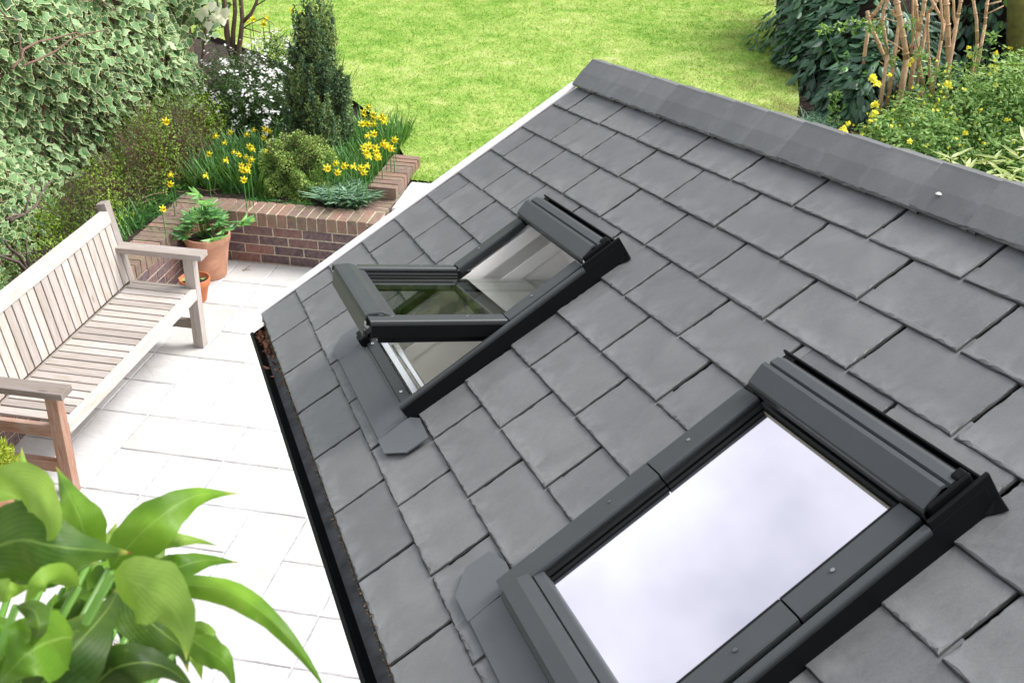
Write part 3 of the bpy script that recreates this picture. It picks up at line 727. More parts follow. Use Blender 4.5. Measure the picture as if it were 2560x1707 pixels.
# bare shrub branches in front of the ivy
def pathpx(l, X): return [atx(a, b, X) for a, b in l]
t = thing('bare_climber', 'bare reddish-brown twigs branching over the upper left ivy', 'climbing plant', tuple(atx(40, 170, -4.88)))
mb = MB()
for l, r in (([(30, 172), (52, 150), (58, 125), (95, 105), (140, 96), (190, 82)], .011), ([(52, 150), (50, 110), (48, 75)], .008), ([(58, 165), (95, 150), (140, 128), (175, 100), (215, 85), (270, 75)], .008), ([(190, 82), (215, 95), (235, 120)], .005), ([(140, 96), (165, 88), (200, 95)], .004),
             ([(190, 82), (178, 55), (172, 30)], .006), ([(85, 160), (90, 180)], .004), ([(0, 25), (20, 48), (60, 55)], .006), ([(250, 0), (275, 20), (300, 35)], .006), ([(190, 0), (235, 4)], .006), ([(140, 140), (160, 160), (205, 180)], .004), ([(95, 150), (150, 160), (240, 158)], .003)):
    mb.tube(pathpx(l, -4.86), np.linspace(r, r*.5, len(l)), 6)
mb.build('branches', M['twig'], t, smooth=True)
t = thing('bare_shrub', 'leafless grey-brown shrub branches beside the left end of the bench', 'shrub', tuple(atx(40, 660, -4.55)))
mb = MB()
for l, r in (([(75, 690), (45, 655), (0, 640)], .016), ([(75, 690), (50, 640), (20, 618), (12, 600)], .014), ([(0, 640), (45, 636), (85, 630)], .007), ([(25, 552), (60, 535), (90, 515), (105, 480), (120, 460), (133, 450)], .010), ([(90, 515), (125, 528), (150, 545)], .005), ([(60, 535), (80, 470), (85, 468)], .008), ([(105, 480), (100, 445)], .005), ([(70, 690), (65, 600), (78, 560)], .007), ([(15, 550), (30, 540), (60, 535)], .010)):
    mb.tube(pathpx(l, -4.5), np.linspace(r, r*.5, len(l)), 6)
mb.build('branches', M['greybark'], t, smooth=True)

# ------------------------------------------------------------------ mounded shrubs
def blob(n, c, r, power=.4, lumps=5, zmin=None, seed=0):
    d = rnd(n); d[:, 2] = np.abs(d[:, 2])
    lum = 1+.16*np.sin(d[:, 0]*lumps+seed)*np.sin(d[:, 1]*lumps*1.3+seed*2)+.10*np.sin(d[:, 2]*lumps*2+d[:, 0]*7+seed)
    rr = U(0, 1, n)**power*lum
    return np.array(c)+d*rr[:, None]*np.array(r), d, rr
t = thing('low_olive_shrub', 'low twiggy olive-green shrub in the bed between ivy and daffodils', 'shrub', (-4.6, 8.6, .34))
P1, d1, r1 = blob(9000, (-4.62, 8.75, .34), (.46, .85, .52), .25, 6, seed=1)
P2, d2, r2 = blob(5000, (-4.66, 7.75, .34), (.40, .75, .34), .25, 6, seed=3)
P3, d3, r3 = blob(2600, (-4.72, 6.7, .34), (.34, .8, .30), .25, 6, seed=4)
P = np.vstack([P1, P2, P3]); d = np.vstack([d1, d2, d3]); n = len(P)
scatter('leaves', T_OVAL, P, d+rnd(n)*.7, rnd(n)+UP*.5, U(.012, .026, n), np.clip(.15+.75*U(0, 1, n)+.25*np.sin(P[:, 0]*9+P[:, 1]*8), 0, 1), M['olive'], t, aspect=1.)
def twigs(mb, n, c, r, ln, rad, up=.8):
    for k in range(n):
        d = rnd(1)[0]; d[2] = abs(d[2]); p = np.array(c)+d*np.array(r)*rng.uniform(.1, .8); v = d+rnd(1)[0]*.6+UP*up; v /= np.linalg.norm(v)
        q = p+v*ln*rng.uniform(.5, 1); mb.tube([p, (p+q)/2+rnd(1)[0]*ln*.08, q], [rad, rad*.8, rad*.4], 4, cap=False)
mb = MB(); twigs(mb, 1100, (-4.58, 8.6, .34), (.48, .95, .54), .22, .0024); twigs(mb, 420, (-4.62, 7.8, .34), (.4, .8, .34), .2, .0022)
mb.build('twigs', M['twig'], t)
mb = MB(); twigs(mb, 60, (-4.3, 8.5, .34), (.35, .8, .3), .3, .002, .1); tag(mb.build('straw_stalks', M['tanbark']), 'dry straw-coloured stalks lying through the olive shrub', 'dry stalks', kind='stuff')

t = thing('white_flowering_shrub', 'dark-leaved shrub covered in small white blossom left of the conifer', 'shrub', (-4.3, 9.9, .34))
wc = [((-4.42, 9.75, .34), (.42, .42, .62)), ((-4.18, 10.15, .34), (.40, .45, .66)), ((-4.05, 9.55, .34), (.28, .3, .4))]
P = []; D = []
for i, (c, r) in enumerate(wc):
    p, d, rr = blob(5200, c, r, .3, 5, seed=i); P.append(p); D.append(d)
P = np.vstack(P); d = np.vstack(D); n = len(P)
scatter('leaves', T_LANCE, P, d+rnd(n)*.8, d+rnd(n)*.8+UP*.2, U(.03, .055, n), U(0, .9, n), M['darkleaf'], t, aspect=1.2)
FP = []
for i, (c, r) in enumerate(wc):
    p, d, rr = blob(150 if i != 1 else 330, c, (r[0]*1.14, r[1]*1.14, r[2]*1.12), .05, 5, seed=i); FP.append((p, d))
P = np.vstack([a for a, b in FP]); d = np.vstack([b for a, b in FP])
sel = (d[:, 2] > .1); P, d = P[sel], d[sel]
P = np.repeat(P, 5, 0)+rnd(len(P)*5)*.02; d = np.repeat(d, 5, 0); n = len(P)
tag(scatter('white_flowers', T_FLOWER, P, d+rnd(n)*.5+UP*.4, rnd(n), U(.009, .014, n), U(0, 1, n), M['white'], t), kind='stuff')
mb = MB(); twigs(mb, 120, (-4.2, 9.8, .34), (.4, .4, .5), .3, .003); mb.build('twigs', M['bark'], t)

# multi-stemmed small tree behind it
t = thing('multi_stem_tree', 'small tree with several brown stems rising behind the white blossom', 'tree', (-4.72, 10.55, .34))
mb = MB(); Yt = 10.55
def py(l, Y): return [aty(a, b, Y) for a, b in l]
for l, r0, r1 in (([(592, 190), (580, 140), (568, 90), (565, 50), (560, 0), (552, -60)], .030, .022), ([(590, 180), (596, 130), (602, 90), (606, 50), (602, 0), (606, -60)], .026, .018), ([(582, 135), (583, 80), (588, 30), (583, -50)], .024, .018),
                  ([(608, 55), (628, 35), (640, 10), (655, -40)], .018, .012), ([(604, 75), (622, 62), (660, 45), (685, 62)], .006, .003), ([(610, 70), (650, 82), (700, 78), (712, 68)], .005, .002), ([(568, 85), (552, 50), (545, 20), (540, -30)], .009, .006), ([(640, 15), (665, 0), (690, -30)], .006, .004), ([(600, 90), (640, 100), (690, 92)], .004, .002)):
    mb.tube(py(l, Yt), np.linspace(r0, r1, len(l)), 8)
mb.tube([aty(592, 190, Yt), (-4.72, 10.55, .3)], [.032, .04], 8)
mb.build('trunk', M['bark'], t, smooth=True)
n = 260; P = np.column_stack([U(-5.0, -4.3, n), U(10.3, 10.8, n), U(1.0, 1.9, n)])
scatter('crown', T_OVAL, P, rnd(n), rnd(n), U(.012, .022, n), U(.5, 1, n), M['kerria'], t)
# cream leaves / variegated ivy shoot by the pier
t = thing('cream_ivy_shoot', 'cluster of large cream-white leaves at the top of the ivy wall', 'climbing plant', tuple(aty(530, 30, 10.3)))
P = np.array([aty(a, b, 10.3) for a, b in ((505, 22), (533, 8), (545, 20), (530, 38), (553, 40), (545, 30), (498, 30), (560, 22), (520, 55), (612, 155))]); n = len(P)
scatter('leaves', T_IVY, P, rnd(n)*.4+np.array([.3, -1, .5]), rnd(n)*.6-UP, U(.07, .11, n), U(0, 1, n), M['cream'], t, aspect=1.1)
mb = MB(); mb.tube(py([(530, 40), (515, 70), (510, 110), (505, 170)], 10.35), [.008, .012, .014, .016], 6); mb.build('stems', M['bark'], t)

# columnar conifer, built from upright plumes
t = thing('columnar_conifer', 'tall narrow blue-green conifer with several pointed tips in the bed', 'tree', (-3.47, 9.05, .34))
P, D, To, S = [], [], [], []
cc = np.array([-3.435, 9.05, .34])
plumes = []
for k in range(150):
    a = rng.uniform(0, 2*pi); zt = rng.uniform(0, 1)
    R = .315*(1-zt*.70)*(.82 if zt < .1 else 1); r = R*rng.uniform(.45, 1.)
    base = cc+np.array([cos(a)*r*.8, sin(a)*r*.8, .06+zt*.82]); top = base+np.array([cos(a)*.05, sin(a)*.05, rng.uniform(.22, .40)])
    plumes.append((base, top, rng.uniform(.035, .055)))
for q in ((0, .0, 1.78, .06), (-.06, 0, 1.62, .05), (.10, -.02, 1.62, .06), (-.20, -.03, 1.16, .045), (-.17, .03, 1.36, .045), (.13, .04, 1.45, .05), (-.26, 0, .88, .04), (.24, 0, .92, .04), (-.09, .05, 1.74, .06), (.09, .03, 1.80, .065), (.02, -.05, 1.5, .07), (-.13, -.04, 1.45, .06), (.16, -.02, 1.30, .06), (.04, .06, 1.66, .06), (-.04, -.05, 1.3, .07)):
    plumes.append((cc+np.array([q[0]*.9, q[1], max(.5, q[2]-.9)]), cc+np.array([q[0], q[1], q[2]-.2]), q[3]*1.25))
for b, tp, w_ in plumes:
    m_ = 330; s = U(0, 1, m_); ax = (tp-b); L = np.linalg.norm(ax); ax /= L
    prof = np.minimum(s*4+.3, 1)*(1.02-s)**.75*w_*1.25; a = U(0, 2*pi, m_)
    side = np.array([1, 0, 0]); s2 = np.array([0, 1, 0])
    rad = np.sqrt(U(.1, 1, m_))
    off = (np.cos(a)*prof*rad)[:, None]*side+(np.sin(a)*prof*rad)[:, None]*s2
    P.append(b+ax*(s*L)[:, None]+off); D.append(off/(prof[:, None]+1e-6)*.55+ax); tt = rng.uniform(.15, .85)
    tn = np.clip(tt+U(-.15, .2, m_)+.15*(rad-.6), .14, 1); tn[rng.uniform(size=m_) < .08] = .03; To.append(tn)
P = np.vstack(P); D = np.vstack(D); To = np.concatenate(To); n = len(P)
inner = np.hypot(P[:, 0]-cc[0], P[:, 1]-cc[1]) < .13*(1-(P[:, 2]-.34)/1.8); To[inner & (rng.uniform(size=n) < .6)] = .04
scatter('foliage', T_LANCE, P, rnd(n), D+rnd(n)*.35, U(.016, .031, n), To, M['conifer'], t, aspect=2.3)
mb = MB(); mb.tube([cc-UP*.1, cc+UP*.8], [.03, .01], 8); mb.build('trunk', M['bark'], t)

t = thing('round_dwarf_conifer', 'rounded yellow-green dwarf conifer mound in front of the tall conifer', 'shrub', (-3.42, 8.45, .34))
n = 30000; P, d, rr = blob(n, (-3.42, 8.47, .30), (.33, .28, .44), .12, 7, seed=5)
lump = np.sin(P[:, 0]*38)*np.sin(P[:, 1]*35+1)*np.sin(P[:, 2]*33)
P = P+d*(lump*.028)[:, None]
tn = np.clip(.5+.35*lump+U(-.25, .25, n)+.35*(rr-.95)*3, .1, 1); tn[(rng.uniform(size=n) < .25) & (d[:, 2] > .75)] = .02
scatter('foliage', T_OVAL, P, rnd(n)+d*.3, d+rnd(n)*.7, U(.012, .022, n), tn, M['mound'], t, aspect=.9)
mb = MB(); lathe([(.02, .44), (.13, .38), (.20, .22), (.21, 0)], (-3.42, 8.47, .2), 16, mb); mb.build('core', M['soil'], t)

# silver grey bush
t = thing('silver_grey_bush', 'wispy silver-grey bush tucked left of the tall conifer', 'shrub', (-4.0, 9.75, .34))
n = 1800; P, d, rr = blob(n, (-4.02, 10.25, .36), (.17, .17, .66), .2, 4)
scatter('foliage', T_LANCE, P, rnd(n), d+UP+rnd(n)*.5, U(.03, .05, n), U(0, 1, n), M['grey'], t, aspect=.6)

# ------------------------------------------------------------------ strap leaves and daffodils
def straps(name, label, n, cen, r, h, mat, T=T_STRAP, up=1.2, cat='foliage', asp=1., tl=(0, 1)):
    P = np.array(cen)+np.column_stack([U(-1, 1, n)*r[0], U(-1, 1, n)*r[1], np.zeros(n)])
    a = U(0, 2*pi, n); tp = np.column_stack([np.cos(a), np.sin(a), np.full(n, up)+U(-.4, .6, n)])
    nr = np.column_stack([-np.cos(a)*up, -np.sin(a)*up, np.ones(n)])
    return tag(scatter(name, T, P, nr, tp, U(h*.6, h, n), U(tl[0], tl[1], n), mat, aspect=asp), label, cat, kind='stuff')
straps('daffodil_leaves_left', 'dense green daffodil leaves left of the round conifer', 1300, (-3.93, 8.62, .33), (.30, .38, 0), .34, M['strap'], T_STRAP2, 2.4, tl=(.2, 1))
bpy.data.objects['daffodil_leaves_left'].name = 'daffodil_leaves'
straps('daffodil_leaves', 'tall green daffodil leaves between the round conifer and the lawn', 1700, (-3.10, 9.0, .35), (.22, .66, 0), .32, M['strap'], T_STRAP2, 2.6, tl=(.35, 1))
straps('ground_cover_leaves', 'dark narrow arching leaves filling the bed behind the front brick wall', 2600, (-3.95, 8.32, .33), (.32, .24, 0), .17, M['strap'], T_STRAP, .7, tl=(0, .8))
straps('ground_cover_leaves', 'green strap leaves along the foot of the low olive shrub', 900, (-4.35, 8.0, .33), (.16, .5, 0), .22, M['strap'], T_STRAP, 1.0, tl=(0, .8))
straps('iris_leaves', 'upright green iris leaves beside the coping behind the bench', 90, (-4.32, 7.35, .33), (.09, .22, 0), .26, M['strap'], T_STRAP2, 2.2, asp=1.4, tl=(.3, .9))
straps('ground_cover_leaves', 'green strap leaves spilling over the front wall in front of the conifer mound', 260, (-3.35, 8.15, .35), (.3, .05, 0), .16, M['strap'], T_STRAP, .6, asp=1.3, tl=(.4, 1))
straps('silver_strap_plant', 'silvery green strap-leaved plant at the corner of the front wall', 520, (-2.98, 8.25, .36), (.15, .12, 0), .27, M['silverleaf'], T_STRAP, 1.5, asp=1.3)
straps('lawn_edge_leaves', 'grey-green strap leaves among the white blossom shrub and lawn', 120, (-4.0, 10.35, .36), (.3, .25, 0), .45, M['strap'], T_STRAP2, 2.6)
straps('strap_leaf_clump', 'small strap-leaved clump on bare soil beside the lawn edge on the right', 170, (.42, 10.75, .36), (.16, .22, 0), .22, M['silverleaf'], T_STRAP, .9, tl=(0, .6))

# daffodil template: built once at the origin, flower facing -Y
def make_daffodil(label, h):
    r = thing('daffodil', label, 'flower', (0, 0, 0))
    mb = MB(); mb.tube([(0, .0, 0), (.004, .004, h*.5), (0, .006, h*.93), (0, -.004, h)], [.0035, .0032, .003, .003], 5); mb.build('stem', M['daff'], r, smooth=True)
    V = [(0, -.004, h)]; F = []
    for k in range(6):
        a = 2*pi*k/6+.2; d = .36; R_ = .029; b = len(V); off = -.006 if k % 2 else -.002
        V += [(cos(a-d)*R_*.62, off-.004, h+sin(a-d)*R_*.62), (cos(a)*R_*1.05, off+.004, h+sin(a)*R_*1.05), (cos(a+d)*R_*.62, off-.004, h+sin(a+d)*R_*.62)]
        F += [(0, b, b+1), (0, b+1, b+2)]
    fl = meshobj('flower', V, F, M['yellow'], r, dict(tone=np.full(len(V), .6)))
    V = []; F = []; seg = 10
    for (rr, yy) in ((.008, -.005), (.009, -.018), (.011, -.026), (.0145, -.031)):
        for k in range(seg):
            a = 2*pi*k/seg; q = rr*(1+.08*(k % 2) if yy < -.03 else 1); V.append((cos(a)*q, yy, h+sin(a)*q))
    for i in range(3):
        for k in range(seg): F.append((i*seg+k, i*seg+(k+1) % seg, (i+1)*seg+(k+1) % seg, (i+1)*seg+k))
    V.append((0, -.01, h)); F += [(seg+k, seg+(k+1) % seg, len(V)-1) for k in range(seg)]
    tr = meshobj('trumpet', V, F, M['trumpet'], fl, dict(tone=np.full(len(V), .6)), smooth=True)
    return r
def dup(root, loc, rz, s, label=None, group=None):
    c = root.copy(); COL.objects.link(c); c.location = loc; c.rotation_euler = (0, 0, rz); c.scale = (s, s, s)
    if label: c['label'] = label
    if group: c['group'] = group
    for ch in root.children:
        d = ch.copy(); COL.objects.link(d); d.parent = c
        for g2 in ch.children:
            e = g2.copy(); COL.objects.link(e); e.parent = d
    return c
k_ = .3061
left = [(205, 1108), (318, 1078), (460, 1095), (512, 1060), (590, 1055), (640, 1070), (588, 1122), (278, 1165), (465, 1195), (508, 1215), (140, 1255), (350, 1240), (375, 1262), (450, 1280), (495, 1300), (292, 1308), (402, 1348), (462, 1350), (410, 1380), (440, 1385), (470, 1388), (128, 1435), (420, 1465), (608, 1230)]
right = [(1445, 872), (1395, 915), (1405, 945), (1475, 930), (1480, 965), (1520, 962), (1555, 940), (1590, 965), (1585, 995), (1375, 1010), (1405, 1005), (1447, 1010), (1495, 1010), (1480, 1090), (1448, 1108), (1655, 1140), (1575, 1168), (1610, 1190), (1640, 1212), (1465, 1185), (1430, 1190), (1395, 1205), (1505, 1205), (1415, 1240), (1500, 1240), (1460, 1275), (1510, 1285), (1540, 1278), (1180, 1332), (1098, 1370), (1250, 1352), (1190, 1405), (1335, 1358), (1380, 1368), (1442, 1352), (1410, 1402)]
back_ = [(815, 85), (880, 120), (620, 150), (580, 195), (490, 155), (462, 172)]
H0 = .30
sets = [(left, 'yellow daffodil in the clump left of the round dwarf conifer', 'daffodils left of the round conifer', .30, -.1),
        (right, 'yellow daffodil in the clump between the round conifer and the lawn', 'daffodils right of the conifers', .33, .1),
        (back_, 'yellow daffodil standing by the lawn behind the tall conifer and blossom shrub', 'daffodils behind the conifer', .40, 0)]
for pts, lab, grp, hh, _ in sets:
    first = None
    for (a, b) in pts:
        h_ = hh*rng.uniform(.88, 1.12); p = atz(480+a*k_, b*k_, .34+h_); s = h_/H0
        if grp.endswith('behind the conifer'): s_fl = s
        rz = rng.uniform(-.9, 1.2)
        if first is None:
            first = make_daffodil(lab, H0); first['group'] = grp; first.location = (p[0], p[1], .34); first.rotation_euler = (0, 0, rz); first.scale = (s, s, s)
        else: dup(first, (p[0], p[1], .34), rz, s)
for (a, b), lab in (((413, 303), 'single orange-cupped daffodil standing up in the olive shrub'), ((430, 436), 'pale daffodil at the edge of the olive shrub, upper of two'), ((426, 459), 'pale daffodil at the edge of the olive shrub, lower of two'), ((405, 521), 'pale cream daffodil leaning over the side wall coping')):
    p = atz(a, b, .34+.30 if b > 400 else .86); h_ = p[2]-.34; d_ = make_daffodil(lab, H0); d_.location = (p[0], p[1], .34); s = h_/H0; s = min(s, 1.25); d_.location[2] = p[2]-H0*s; d_.scale = (s,)*3; d_.rotation_euler = (0, 0, rng.uniform(-.5, 1))

# ------------------------------------------------------------------ right-hand bed
t = thing('glossy_evergreen_shrub', 'dark glossy evergreen shrub overhanging the lawn on the right', 'shrub', (1.0, 12.6, .34))
P = []; D = []
for i, (c, r, n_) in enumerate([((.85, 12.15, .34), (.72, .8, 1.0), 2300), ((.75, 12.9, .34), (.85, .9, 1.35), 2300), ((1.9, 12.9, .34), (.9, .6, 2.0), 2200), ((.9, 13.6, .6), (.9, .8, 1.9), 2200), ((2.9, 12.7, .34), (.8, .6, 2.1), 1500), ((.85, 11.25, .34), (.42, .5, .6), 900)]):
    p, d, rr = blob(n_, c, r, .14, 5, seed=i); P.append(p); D.append(d)
P = np.vstack(P); d = np.vstack(D); n = len(P)
tp = d*np.array([1, 1, 0])+rnd(n)*.55-UP*.75
scatter('leaves', T_OVAL, P, d+UP*.5+rnd(n)*.5, tp, U(.08, .15, n), np.where(rng.uniform(size=n) < .03, 1, U(0, .9, n)), M['gloss'], t, aspect=U(.7, 1.2, n))
mb = MB(); twigs(mb, 50, (1.1, 12.6, .34), (.6, .8, 1.2), .6, .008); mb.build('stems', M['greybark'], t)
mb = MB()
for c, r in (((.95, 12.2), .45), ((.85, 13.4), .55), ((1.9, 13.2), .5), ((2.8, 13.1), .5)):
    lathe([(r, 0), (r*.9, .5), (r*.5, .85), (.01, 1.0)], (c[0], c[1], .3), 12, mb)
mb.build('core', M['soil'], t)

t = thing('tan_stemmed_shrub', 'cluster of bare tan-coloured cane stems rising behind the yellow flowers', 'shrub', (1.35, 11.6, .34))
mb = MB()
z_s = .2217  # scale of the (2100,0)-(2560,260) close-up
canes = [([(720, 1060), (600, 830), (520, 620), (430, 430), (370, 270), (350, 150)], .019), ([(610, 700), (570, 480), (540, 300), (560, 150), (600, 30), (620, -60)], .016), ([(380, 250), (470, 130), (540, 20), (580, -60)], .017),
         ([(850, 760), (820, 560), (780, 330), (740, 120), (710, -60)], .026), ([(770, 240), (700, 190), (675, 130)], .018), ([(1060, 1110), (1030, 950), (1000, 700), (985, 450), (975, 200), (965, -60)], .018), ([(1010, 400), (1040, 250), (1070, 120), (1095, -60)], .019),
         ([(1160, 1200), (1150, 950), (1130, 650), (1125, 350), (1130, 180)], .013), ([(1130, 180), (1200, 70), (1270, -40)], .014), ([(1390, 960), (1385, 750), (1380, 450), (1360, 150), (1350, -60)], .027), ([(1330, 300), (1250, 150), (1160, -20)], .014), ([(1300, 520), (1310, 300), (1290, 50), (1290, -60)], .012),
         ([(1490, 420), (1460, 220), (1450, 50), (1440, -60)], .012), ([(1510, 230), (1530, 80), (1560, -60)], .015), ([(1750, 560), (1745, 250), (1710, 60), (1690, -60)], .014), ([(1850, 310), (1870, 150), (1890, -30)], .014), ([(1870, 180), (2000, 120), (2090, 85)], .006), ([(470, 380), (520, 250), (600, 180)], .006), ([(800, 640), (700, 570), (600, 510)], .006), ([(870, 630), (930, 540), (960, 400)], .007), ([(760, 650), (640, 760), (570, 830)], .006), ([(400, 250), (560, 230), (680, 270), (900, 300)], .004), ([(560, 830), (490, 780)], .005), ([(1420, 440), (1465, 340)], .006), ([(1900, 60), (2060, 20)], .008), ([(910, 700), (930, 500), (935, 300), (930, -50)], .010)]
for l, r in canes:
    Yc = 10.95+rng.uniform(-.25, .3)
    pp = [aty(2100+a*.1956, b*.1956, Yc) for a, b in l]
    pp = [p+rnd(1)[0]*.004 for p in pp]
    mb.tube(pp, np.linspace(r, r*.85, len(pp)), 8)
    if r > .012:
        for p, q in zip(pp, pp[1:]):
            c = p+(q-p)*rng.uniform(.3, .7); dd = (q-p)/np.linalg.norm(q-p); mb.tube([c-dd*.008, c, c+dd*.008], [r*1.02, r*1.25, r*1.02], 8)
        b0 = pp[0]; mb.tube([b0, np.array([b0[0], b0[1], .3])], [r, r*1.05], 8)
mb.build('stems', M['tanbark'], t, smooth=True)

t = thing('mossy_tree', 'moss-green tree trunk at the upper right edge of the photo', 'tree', (2.3, 12.1, .3))
mb = MB(); mb.tube([aty(2548, 330, 12.1), aty(2544, 200, 12.1), aty(2546, 60, 12.1), aty(2550, -120, 12.1)], [.13, .11, .10, .10], 14)
mb.build('trunk', M['mossbark'], t, smooth=True)
n = 300; P = np.array([2.5, 12.0, 1.9])+rnd(n)*np.array([.4, .4, .35]); scatter('crown', T_IVY, P, rnd(n)+UP, rnd(n), U(.06, .11, n), U(.4, 1, n), M['kerria'], t)

t = thing('yellow_flowering_shrub', 'green shrub with double yellow pompom flowers behind the roof ridge', 'shrub', (1.6, 10.2, .34))
P = []; D = []
KB = [((1.75, 10.35, .34), (.85, .85, .78)), ((1.15, 9.9, .34), (.50, .55, .50)), ((2.4, 10.9, .34), (.75, .8, .85)), ((2.2, 9.8, .34), (.7, .6, .5))]
for i, (c, r) in enumerate(KB):
    p, d, rr = blob(5200, c, r, .22, 6, seed=i+2); P.append(p); D.append(d)
L = np.array([aty(a, b, 10.7) for a, b in ((2200, 75), (2170, 62), (2140, 60), (2100, 68), (2060, 75), (2090, 300), (2085, 270), (2090, 240), (2280, 60), (2300, 140), (2230, 150), (2440, 130), (2480, 95))])
P.append(L[rng.integers(0, len(L), 320)]+rnd(320)*.04); D.append(rnd(320)+UP*.6)
P = np.vstack(P); d = np.vstack(D); n = len(P)
scatter('leaves', T_OVAL, P, d*.6+UP*.5+rnd(n)*.6, rnd(n)+d*.5, U(.028, .062, n), np.clip(U(0, 1, n)*.8+.3*(P[:, 2]-.6), 0, 1), M['kerria'], t, aspect=.85)
mb = MB(); twigs(mb, 420, (1.8, 10.3, .34), (.9, .9, .7), .38, .0035, 1.4)
for l in ([(2200, 300), (2180, 260), (2150, 210), (2110, 190), (2060, 80), ], [(2090, 320), (2085, 270), (2090, 220)], [(2330, 280), (2310, 180), (2280, 60), (2255, 0)], [(2380, 300), (2440, 130), (2510, 70)], [(2250, 200), (2200, 75), (2170, 62), (2100, 68), (2060, 75)]):
    mb.tube([aty(a, b, 10.7) for a, b in l], .004, 5)
mb.build('stems', M['strap'], t)
# buds
P = []; D = []
for i, (c, r) in enumerate(KB):
    p, d, rr = blob(150, c, tuple(x*1.05 for x in r), .05, 6, seed=i+2); P.append(p); D.append(d)
P = np.vstack(P); d = np.vstack(D); P = np.repeat(P, 3, 0)+rnd(len(P)*3)*.006; n = len(P)
tag(scatter('buds', T_FLOWER, P, rnd(n), rnd(n), U(.008, .014, n), U(0, 1, n), M['yellow'], t), kind='stuff')
fl = [(925, 605), (960, 645), (945, 805), (940, 880), (910, 935), (740, 950), (700, 1000), (1508, 660), (1880, 540), (1665, 372), (1675, 435), (1875, 415), (1835, 515), (1825, 575), (1230, 465), (1060, 580), (1390, 828), (1425, 812), (1445, 840), (1290, 885), (1560, 922), (1955, 927), (1640, 1025), (1760, 858), (1210, 500), (1870, 660), (1215, 1090)]
big_ = {0, 1, 2, 3, 6, 7, 8}
for i, (a, b) in enumerate(fl):
    p0 = atz(1880+a*.3252, b*.3252, .95 if b < 700 else .75); m_ = 26; r_ = .040 if i in big_ else .024
    d = rnd(m_); d[:, 2] = np.abs(d[:, 2])*.9; d[:, 1] -= .3
    scatter('flower', T_OVAL, p0+d*r_*.35, d+rnd(m_)*.3, rnd(m_)+d*.8, U(.7, 1.1, m_)*r_, U(0, 1, m_), M['yellow'], t, aspect=1.3)

t = thing('pale_bamboo', 'pale lime bamboo leaves poking over the ridge at far right', 'plant', (1.8, 9.3, .34))
P, Tt = [], []
for (a, b) in ((2420, 425), (2460, 440), (2490, 400), (2500, 440), (2545, 400), (2530, 440), (2555, 350), (2380, 400), (2560, 430), (2470, 410), (2590, 380), (2570, 460), (2520, 470), (2620, 420)):
    c = atz(a, b, .9)
    for q in range(9):
        an = rng.uniform(0, 2*pi); P.append(c+rnd(1)[0]*.02); Tt.append((cos(an), sin(an), rng.uniform(-.1, .5)))
n = len(P); scatter('leaves', T_LANCE, np.array(P), rnd(n)*.4+UP, np.array(Tt), U(.10, .19, n), U(0, 1, n), M['bamboo'], t, aspect=.8)
mb = MB()
for a, b in ((2420, 430), (2490, 420), (2540, 410), (2560, 440)):
    c = atz(a, b, .9); mb.tube([c, (c[0]+.02, c[1]+.03, .34)], .005, 6)
mb.build('stems', M['daff'], t)
n = 900; P = np.column_stack([U(.2, 1.2, n), U(9.6, 13.5, n), np.full(n, .375)]); tag(scatter('leaf_litter', T_DIA, P, rnd(n)*.5+UP, rnd(n), U(.012, .04, n), U(0, 1, n), M['debris']), 'brown leaf litter on the soil beside the lawn', 'leaf litter', kind='stuff')

# tall hedge closing the garden beyond the frame: the open window's glass mirrors it
n = 16000; P = np.column_stack([U(-16, 12, n), 24+U(-.7, .7, n), .3+9.5*U(0, 1, n)]); P[:, 1] += .9*np.sin(P[:, 0]*1.3)*np.sin(P[:, 2]*1.1)
h_ = thing('boundary_hedge', 'tall green boundary hedge at the bottom of the garden', 'hedge', (-2, 24, 0))
scatter('foliage', T_OVAL, P, rnd(n)+np.array([0, -.6, .3]), rnd(n), U(.3, .6, n), np.clip(U(0, 1, n)*.6+.4*np.sin(P[:, 0]*2.1)*np.sin(P[:, 2]*1.7), 0, 1), M['hedge'], h_, aspect=1.2)
mb = MB(); mb.box2((-16, 24.3, .3), (12, 24.9, 9.3)); mb.build('core', M['olive'], h_)
exec_roof = True

# ------------------------------------------------------------------ extension with slate roof
# roof plane: u = slate widths from the far verge (.27 m), v = exposed courses down the slope, n = metres off the plane
RA = np.array([0.127006, -0.233441, 0.047696]); RB = np.array([-0.081167, -0.066709, -0.053637]); RC = np.array([-0.49198, 3.564384, 2.860757]); RN = np.array([-0.494815, -0.092669, 0.864043])
LB_ = np.linalg.norm(RB); DB = RB/LB_; DA = RA/np.linalg.norm(RA)
def RP(u, v, n=0.): return RC+RA*u+RB*v+RN*n
HV, HN = 5.75, .040
def RPS(ang):
    ca, sa = cos(ang), sin(ang)
    def f(u, v, n=0.):
        y = (v-HV)*LB_; z = n-HN
        return RC+RA*u+RB*HV+RN*HN+DB*(y*ca-z*sa)+RN*(y*sa+z*ca)
    return f
UE = 10.6     # near end of the roof
base = RP(5, 5); ex = thing('slate_roofed_extension', 'single-storey extension with grey slate roof filling the right of the photo', 'building', (float(base[0]), float(base[1]), 0))
WINS = [(2.06, 4.0), (6.63, 8.55)]; WV = (3.42, 8.16)

